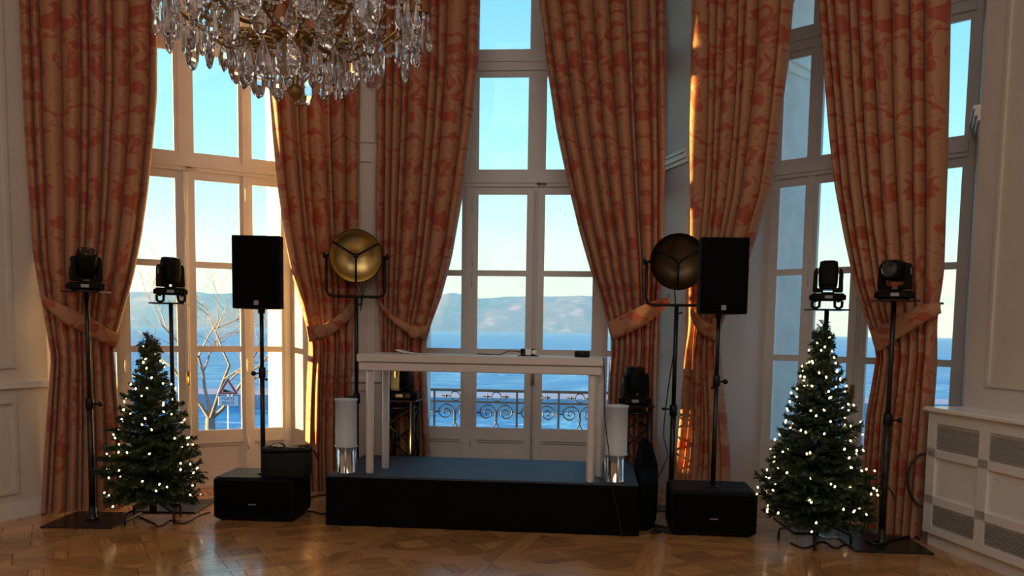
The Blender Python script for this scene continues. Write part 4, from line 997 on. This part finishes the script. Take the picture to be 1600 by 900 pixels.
def drop(kind, r, a, z, s=1.0):
    s *= {'bead': 1.1, 'spear': 1.3, 'pear': 1.4, 'plaque': 1.5}[kind]
    o = link({'pear': 'pear_drop', 'spear': 'spear_drop', 'plaque': 'crystal_plaque', 'bead': 'crystal_bead'}[kind], DM[kind], ch, (r*cos(a), r*sin(a), z)); o.rotation_euler = (crg.uniform(-.06, .06), crg.uniform(-.06, .06), a+pi/2+crg.uniform(-.5, .5)); o.scale = (s, s, s)
NARM = 14
def arm(a, r1, zend, r0=.07, z0=.33, dip=.09):
    pts = []
    for i in range(17):
        t = i/16; r = r0+(r1-r0)*t; z = z0+(zend-z0)*t+(-dip*sin(pi*min(1, t*1.25)) if t < .8 else 0)+(.10*max(0, t-.75)*4*0); pts.append((r*cos(a), r*sin(a), z+.05*sin(2*pi*t)))
    x = MB(); x.tube(pts, [.012-.004*i/16 for i in range(17)], 7)
    # leafy scroll on the arm
    cc = Vector(pts[9]); rad_ = Vector((cos(a), sin(a), 0)); sc = []
    for i in range(15):
        t = i/14*2*pi*1.15; rr_ = .055*(1-i/20); sc.append(cc+rad_*(rr_*cos(t)-.03)+Vector((0, 0, .05+rr_*sin(t))))
    x.tube(sc, .0055, 6); o = x.build('arm', M_brass, ch)
    e = Vector(pts[-1]); x = MB()
    x.lathe([(.0001, -.03), (.012, -.026), (.016, -.008), (.05, .004), (.056, .012), (.05, .014), (.016, .008), (.02, .03), (.022, .05), (.0001, .05)], 14, e); x.build('drip_pan', M_brass, ch)
    x = MB(); x.lathe([(.0001, .05), (.0135, .05), (.0135, .15), (.011, .155), (.0001, .157)], 12, e); x.build('candle', M_wax, ch)
    return e
for i in range(NARM):
    a = 2*pi*(i+.3)/NARM; e = arm(a, .63, .50)
    for k in range(6):
        b_ = 2*pi*k/6+a; px_, py_ = e.x+.05*cos(b_), e.y+.05*sin(b_); rr_, aa_ = sqrt(px_*px_+py_*py_), atan2(py_, px_)
        drop('bead', rr_, aa_, e.z+.004); drop('spear' if k % 2 else 'pear', rr_, aa_, e.z-.035, .85 if k % 2 else .8)
    drop('plaque', .63, a, e.z-.06, .95)
    # bead chains from the arm end in to the middle crown, and along to the next arm
    for tgt in ((.43, .42, 0), (.63, .50, 2*pi/NARM)):
        x = MB(); p = e; q = Vector((tgt[0]*cos(a+tgt[2]), tgt[0]*sin(a+tgt[2]), tgt[1])); N = 13
        for k in range(N+1):
            t = k/N; s = p.lerp(q, t); s.z -= .10*sin(pi*t); x.sphere(s, .0075, 6, 4)
        x.build('bead_chain', M_crystal, ch)
for i in range(7):
    a = 2*pi*(i+.55)/7; e = arm(a, .40, .62, z0=.62, dip=.06, r0=.06)
    for k in range(5):
        b_ = 2*pi*k/5+a; px_, py_ = e.x+.05*cos(b_), e.y+.05*sin(b_); drop('spear', sqrt(px_*px_+py_*py_), atan2(py_, px_), e.z-.02, .9)
    drop('pear', .40, a, e.z-.05, 1.1)
for i in range(12): drop('plaque' if i % 2 else 'pear', .25, 2*pi*(i+.2)/12, .29, 1.0 if i % 2 else 1.15)
for i in range(18): drop('pear' if i % 3 else 'plaque', .43, 2*pi*(i+.1)/18, .40, 1.0)
for i in range(18):
    a0_, a1_ = 2*pi*(i+.1)/18, 2*pi*(i+1.1)/18
    for (ra, za, rb, zb_, sag) in ((.43, .42, .43, .42, .05), (.43, .42, .25, .31, .05), (.40, .60, .43, .43, .03)):
        x = MB(); p = Vector((ra*cos(a0_), ra*sin(a0_), za)); q = Vector((rb*cos(a1_), rb*sin(a1_), zb_))
        for k in range(10):
            t = k/9; v = p.lerp(q, t); v.z -= sag*sin(pi*t); x.sphere(v, .0085, 6, 4)
        x.build('bead_chain', M_crystal, ch)
for i in range(6):
    a = 2*pi*i/6; drop('pear', .12, a, .27, .8); x = MB(); p = Vector((.085*cos(a), .085*sin(a), .33)); q = Vector((.25*cos(a+.3), .25*sin(a+.3), .31))
    for k in range(9):
        t = k/8; s = p.lerp(q, t); s.z -= .06*sin(pi*t); x.sphere(s, .008, 6, 4)
    x.build('bead_chain', M_crystal, ch)

# ------------------------------------------------------------------ outside: balcony railing
rl = thing('balcony_railing', 'dark wrought-iron balcony railing with rings, stars and scrolls outside the window behind the table', 'railing', BC.W(0, EXT+.22), BC.rz)
RZT, RZM, RZB = .865, .735, .30; BAYW = .475; XO = 0.0
def P3(x_, z_): return (x_, 0, z_)
slab = MB(); slab.box(-3.2, 3.2, -.25, .12, -.12, .22); o = slab.build('balcony_slab', M_stone, rl)
MB().cbox(-3.1, 3.1, -.022, .022, RZT-.012, RZT+.018, .006).build('top_rail', M_iron, rl)
MB().box(-3.1, 3.1, -.010, .010, RZM-.010, RZM+.010).build('middle_rail', M_iron, rl)
MB().box(-3.1, 3.1, -.010, .010, RZB-.010, RZB+.010).build('bottom_rail', M_iron, rl)
sc_me = {}
def scroll_pts(sg):
    pts = []; cx_, cz_ = sg*.108, .115                     # spiral centre relative to bay centre and to the middle rail below
    for i in range(40):
        t = i/39; r_ = .015+.088*t**1.1; th = -pi*.5+t*2*pi*1.75
        pts.append(Vector((cx_+sg*r_*cos(th)*1.0, 0, -cz_+r_*sin(th)*1.0)))
    e = pts[-1]; pts += [Vector((sg*.012, 0, -.20)), Vector((-sg*.03, 0, -.28)), Vector((-sg*.085, 0, -.36)), Vector((-sg*.12, 0, -.425))]
    return pts
def mesh_of(mb, nm, M): me = mb.mesh(nm); me.materials.append(M); return me
post_me = mesh_of(MB().box(-.011, .011, -.011, .011, .22, RZT-.01), 'post', M_iron)
ring_me = mesh_of(MB().tube([(.052*cos(2*pi*i/24), 0, .052*sin(2*pi*i/24)) for i in range(24)], .007, 6, closed=True), 'ring', M_iron)
star = MB()
star.add([(.055, 0, 0), (.012, 0, .010), (0, 0, .036), (-.010, 0, .010), (-.045, 0, 0), (-.010, 0, -.010), (0, 0, -.036), (.012, 0, -.010), (0, -.012, 0), (0, .012, 0)], [(i, (i+1) % 8, 8) for i in range(8)]+[((i+1) % 8, i, 9) for i in range(8)])
star.tube([(-.045, 0, 0), (-.012, 0, 0)], .006, 6); star_me = mesh_of(star, 'star', M_iron)
scr_me = {s: mesh_of(MB().tube(scroll_pts(s), .008, 6), 'scroll', M_iron) for s in (-1, 1)}
tie_me = mesh_of(MB().tube([(-.045, 0, 0), (.045, 0, 0)], .008, 6), 'scroll_tie', M_iron)
for k in range(-5, 7):
    xc = XO+BAYW*k
    if abs(xc) > 2.9: continue
    link('post', post_me, rl, (xc-BAYW/2, 0, 0)); link('ring', ring_me, rl, (xc, 0, (RZT+RZM)/2+.0))
    link('star', star_me, rl, (xc+.105, 0, (RZT+RZM)/2)); s_ = link('star', star_me, rl, (xc-.105, 0, (RZT+RZM)/2)); s_.rotation_euler = (0, 0, pi)
    for sg in (-1, 1): link('scroll', scr_me[sg], rl, (xc, 0, RZM-.005))
    link('scroll_tie', tie_me, rl, (xc-BAYW/2, 0, RZM-.12))

# ------------------------------------------------------------------ outside: sea, jetty, hills, street tree and road sign
def sea_mat():
    M = bpy.data.materials.new('windy_sea'); M.use_nodes = True; t = M.node_tree; L = t.links.new; b = t.nodes['Principled BSDF']
    c = t.nodes.new('ShaderNodeTexCoord'); p = t.nodes.new('ShaderNodeMapping'); p.inputs['Scale'].default_value = (.10, .22, 1); p.inputs['Rotation'].default_value = (0, 0, .15); L(c.outputs['Object'], p.inputs[0])
    n = t.nodes.new('ShaderNodeTexNoise'); n.inputs['Scale'].default_value = 1.0; n.inputs['Detail'].default_value = 7; n.inputs['Roughness'].default_value = .6; L(p.outputs[0], n.inputs['Vector'])
    p2 = t.nodes.new('ShaderNodeMapping'); p2.inputs['Scale'].default_value = (.16, .34, 1); L(c.outputs['Object'], p2.inputs[0])
    n2 = t.nodes.new('ShaderNodeTexNoise'); n2.inputs['Scale'].default_value = 1.0; n2.inputs['Detail'].default_value = 5; n2.inputs['Distortion'].default_value = .6; L(p2.outputs[0], n2.inputs['Vector'])
    fo = ramp(t, [(.625, (0, 0, 0)), (.69, (1, 1, 1))]); L(n2.outputs['Fac'], fo.inputs[0])
    base = ramp(t, [(.35, (.03, .20, .36)), (.65, (.11, .40, .56))]); L(n.outputs['Fac'], base.inputs[0])
    mx_ = t.nodes.new('ShaderNodeMix'); mx_.data_type = 'RGBA'; L(fo.outputs[0], mx_.inputs['Factor']); L(base.outputs[0], mx_.inputs['A']); mx_.inputs['B'].default_value = (.75, .82, .86, 1)
    L(mx_.outputs['Result'], b.inputs['Base Color']); b.inputs['Roughness'].default_value = .35; b.inputs['Specular IOR Level'].default_value = .35
    bp = t.nodes.new('ShaderNodeBump'); bp.inputs['Strength'].default_value = 1.0; bp.inputs['Distance'].default_value = 1.2; L(n.outputs['Fac'], bp.inputs['Height']); L(bp.outputs[0], b.inputs['Normal'])
    return M
sea = MB(); NX, NY = 150, 90; V = []
for j in range(NY+1):
    Y = 28*(9000/28)**(j/NY)
    for i in range(NX+1):
        X = (i/NX-.5)*2*Y*1.15; z = -6+(.35*noise.noise((X*.09, Y*.14, 3.3))+.2*noise.noise((X*.25, Y*.33, 1.3)))*(1 if Y < 900 else .3); V.append((X, Y, z))
sea.add(V, [(j*(NX+1)+i, j*(NX+1)+i+1, (j+1)*(NX+1)+i+1, (j+1)*(NX+1)+i) for j in range(NY) for i in range(NX)], True)
tag(sea.build('sea', sea_mat(), fix=False), 'choppy blue sea with white crests outside the windows', 'sea', kind='stuff')
jt = MB(); jt.prism([(-160, 0), (-150, -1.5), (-40, -2.6), (60, -1.8), (170, 0), (170, 5), (-160, 5)], -6.6, -4.75, 'z')
jo = jt.build('jetty', M_concrete, loc=(0, 83, 0)); tag(jo, 'low grey concrete jetty in the sea seen between the railing bars', 'jetty')
def hill_mat():
    M = bpy.data.materials.new('hazy_hillside'); M.use_nodes = True; t = M.node_tree; L = t.links.new; b = t.nodes['Principled BSDF']
    c = t.nodes.new('ShaderNodeTexCoord'); n = t.nodes.new('ShaderNodeTexNoise'); n.inputs['Scale'].default_value = .011; n.inputs['Detail'].default_value = 9; n.inputs['Roughness'].default_value = .62; L(c.outputs['Object'], n.inputs['Vector'])
    r = ramp(t, [(.35, (.13, .17, .17)), (.56, (.20, .23, .21)), (.66, (.42, .42, .40)), (.76, (.75, .70, .64))]); L(n.outputs['Fac'], r.inputs[0])
    L(r.outputs[0], b.inputs['Base Color']); b.inputs['Roughness'].default_value = 1; b.inputs['Specular IOR Level'].default_value = 0
    return M
HY = 4000.; prof = [(-2600, 150), (-2100, 175), (-1780, 205), (-1650, 178), (-1450, 186), (-1250, 165), (-900, 150), (-500, 185), (-330, 200), (-180, 175), (-40, 186), (160, 190), (360, 200), (600, 185), (900, 130), (1150, 60), (1300, 15), (1500, -20)]
NX, NY = 260, 26; V = []; hm = MB()
for j in range(NY+1):
    f = j/NY
    for i in range(NX+1):
        X = -2700+4200*i/NX; h = prof[-1][1]
        for (x0, h0), (x1, h1) in zip(prof[:-1], prof[1:]):
            if x0 <= X <= x1: h = h0+(h1-h0)*(X-x0)/(x1-x0)
        env = (1-(1-f)**1.6)
        z = -8+(h+6)*env*(1+.0)+ (24*noise.noise((X*.005, f*3, 1))+12*noise.noise((X*.016, f*9, 4)))*env*(1-.75*f); V.append((X, HY+700*f, z))
hm.add(V, [(j*(NX+1)+i, j*(NX+1)+i+1, (j+1)*(NX+1)+i+1, (j+1)*(NX+1)+i) for j in range(NY) for i in range(NX)], True)
tag(hm.build('coastal_hills', hill_mat(), fix=False), 'blue hazy line of coastal hills across the water', 'hills')
# street terrace below the left window with a bare tree and a road sign
tag(MB().box(-40, -3.5, 11, 45, -8, -4.2).build('street_terrace', M_earth), 'dark street terrace below the window with the bare tree', 'street')
tr = thing('bare_tree', 'bare brown winter tree with fine twigs outside the window', 'tree', (-12.7, 36.0, -4.2), 0); tr.scale = (1.8, 1.8, 1.8)
trg = random.Random(12)
def grow(mb, p, d, L_, r, lev):
    pts = [p]; n = 4
    for i in range(n):
        d = (d+Vector((trg.uniform(-.16, .16), trg.uniform(-.16, .16), trg.uniform(-.05, .14)))).normalized(); pts.append(pts[-1]+d*(L_/n))
    mb.tube(pts, [r*(1-.4*i/n) for i in range(n+1)], 5 if lev < 2 else 3, cap=False)
    if lev >= 6: return
    for k in range(3 if lev else 4):
        a = trg.uniform(0, 2*pi); q = pts[trg.choice((2, 3, 4)) if k else -1]
        ax = d.cross(Vector((cos(a), sin(a), .3))).normalized(); nd = (d*.78+ax*trg.uniform(.45, .85)).normalized()
        grow(mb, q, nd, L_*trg.uniform(.58, .78), r*.52, lev+1)
tk = MB(); tk.tube([(0, 0, 0), (.04, 0, .5), (0, .1, 1.06)], [.16, .13, .11], 8); tk.build('trunk', M_bark, tr)
for k, dd in enumerate(((-.55, .1, .75), (.35, -.3, .9), (.75, .2, .62), (-.15, .3, 1))):
    mb = MB(); grow(mb, Vector((0, .1, 1.02)), Vector(dd).normalized(), 1.5, .05, 1); mb.build('limb', M_bark, tr)
sgp = aty(356, 590, 33.0)
sg_ = thing('road_sign', 'triangular red-bordered steep hill road sign with a text plate on a post', 'road sign', (sgp.x, 33.0, -4.2), atan2(-sgp.x, 33.0)*-1*-1)
zc = sgp.z+4.2
sg_.rotation_euler = (0, 0, atan2(sgp.x, -33.0)+pi) if False else (0, 0, -atan2(sgp.x, 33.0))
MB().tube([(0, .05, 0), (0, .05, zc)], .03, 10).build('post', M_alu, sg_)
def tri(s, cz): return [(-s/2, cz-s*.2887), (s/2, cz-s*.2887), (0, cz+s*.5774)]
zt3 = zc-.42
MB().prism(tri(.80, zt3), -.012, .0, 'y').build('sign_border_edge', M_signw, sg_)
MB().prism(tri(.72, zt3), -.018, -.012, 'y').build('red_border', M_red, sg_)
MB().prism(tri(.48, zt3-.01), -.022, -.018, 'y').build('white_field', M_signw, sg_)
MB().prism([(-.19, zt3-.135), (.19, zt3-.135), (-.155, zt3-.015)], -.026, -.022, 'y').build('slope_symbol', M_black, sg_)
MB().cbox(-.36, .36, -.015, .0, zt3-.66, zt3-.29, .006).build('text_plate', M_signw, sg_)
def text(body, parent, loc, size, M):
    cu = bpy.data.curves.new('lettering', 'FONT'); cu.body = body; cu.align_x = 'CENTER'; cu.align_y = 'CENTER'; cu.size = size; cu.extrude = .002
    o = bpy.data.objects.new('lettering', cu); dg = bpy.context.evaluated_depsgraph_get(); COL.objects.link(o); bpy.context.view_layer.update()
    me = bpy.data.meshes.new_from_object(o.evaluated_get(bpy.context.evaluated_depsgraph_get())); COL.objects.unlink(o); bpy.data.objects.remove(o)
    me.materials.clear(); me.materials.append(M); q = link('lettering', me, parent, loc, (pi/2, 0, 0)); return q
text('FORTE', sg_, (0, -.018, zt3-.395), .16, M_black); text('PENTE', sg_, (0, -.018, zt3-.56), .16, M_black)
# sea haze: a thin scattering volume over the water
hb = MB(); hb.box(-7000, 7000, 160, 8800, -5, 900)
hv = bpy.data.materials.new('sea_haze'); hv.use_nodes = True; _t = hv.node_tree; _t.nodes.clear()
_o = _t.nodes.new('ShaderNodeOutputMaterial'); _v = _t.nodes.new('ShaderNodeVolumeScatter'); _v.inputs['Color'].default_value = (.13, .42, 1, 1); _v.inputs['Density'].default_value = 2.3e-4; _v.inputs['Anisotropy'].default_value = .1
_t.links.new(_v.outputs[0], _o.inputs['Volume'])
ho = hb.build('sea_haze', hv); tag(ho, 'pale blue haze hanging over the sea', 'haze', kind='stuff')
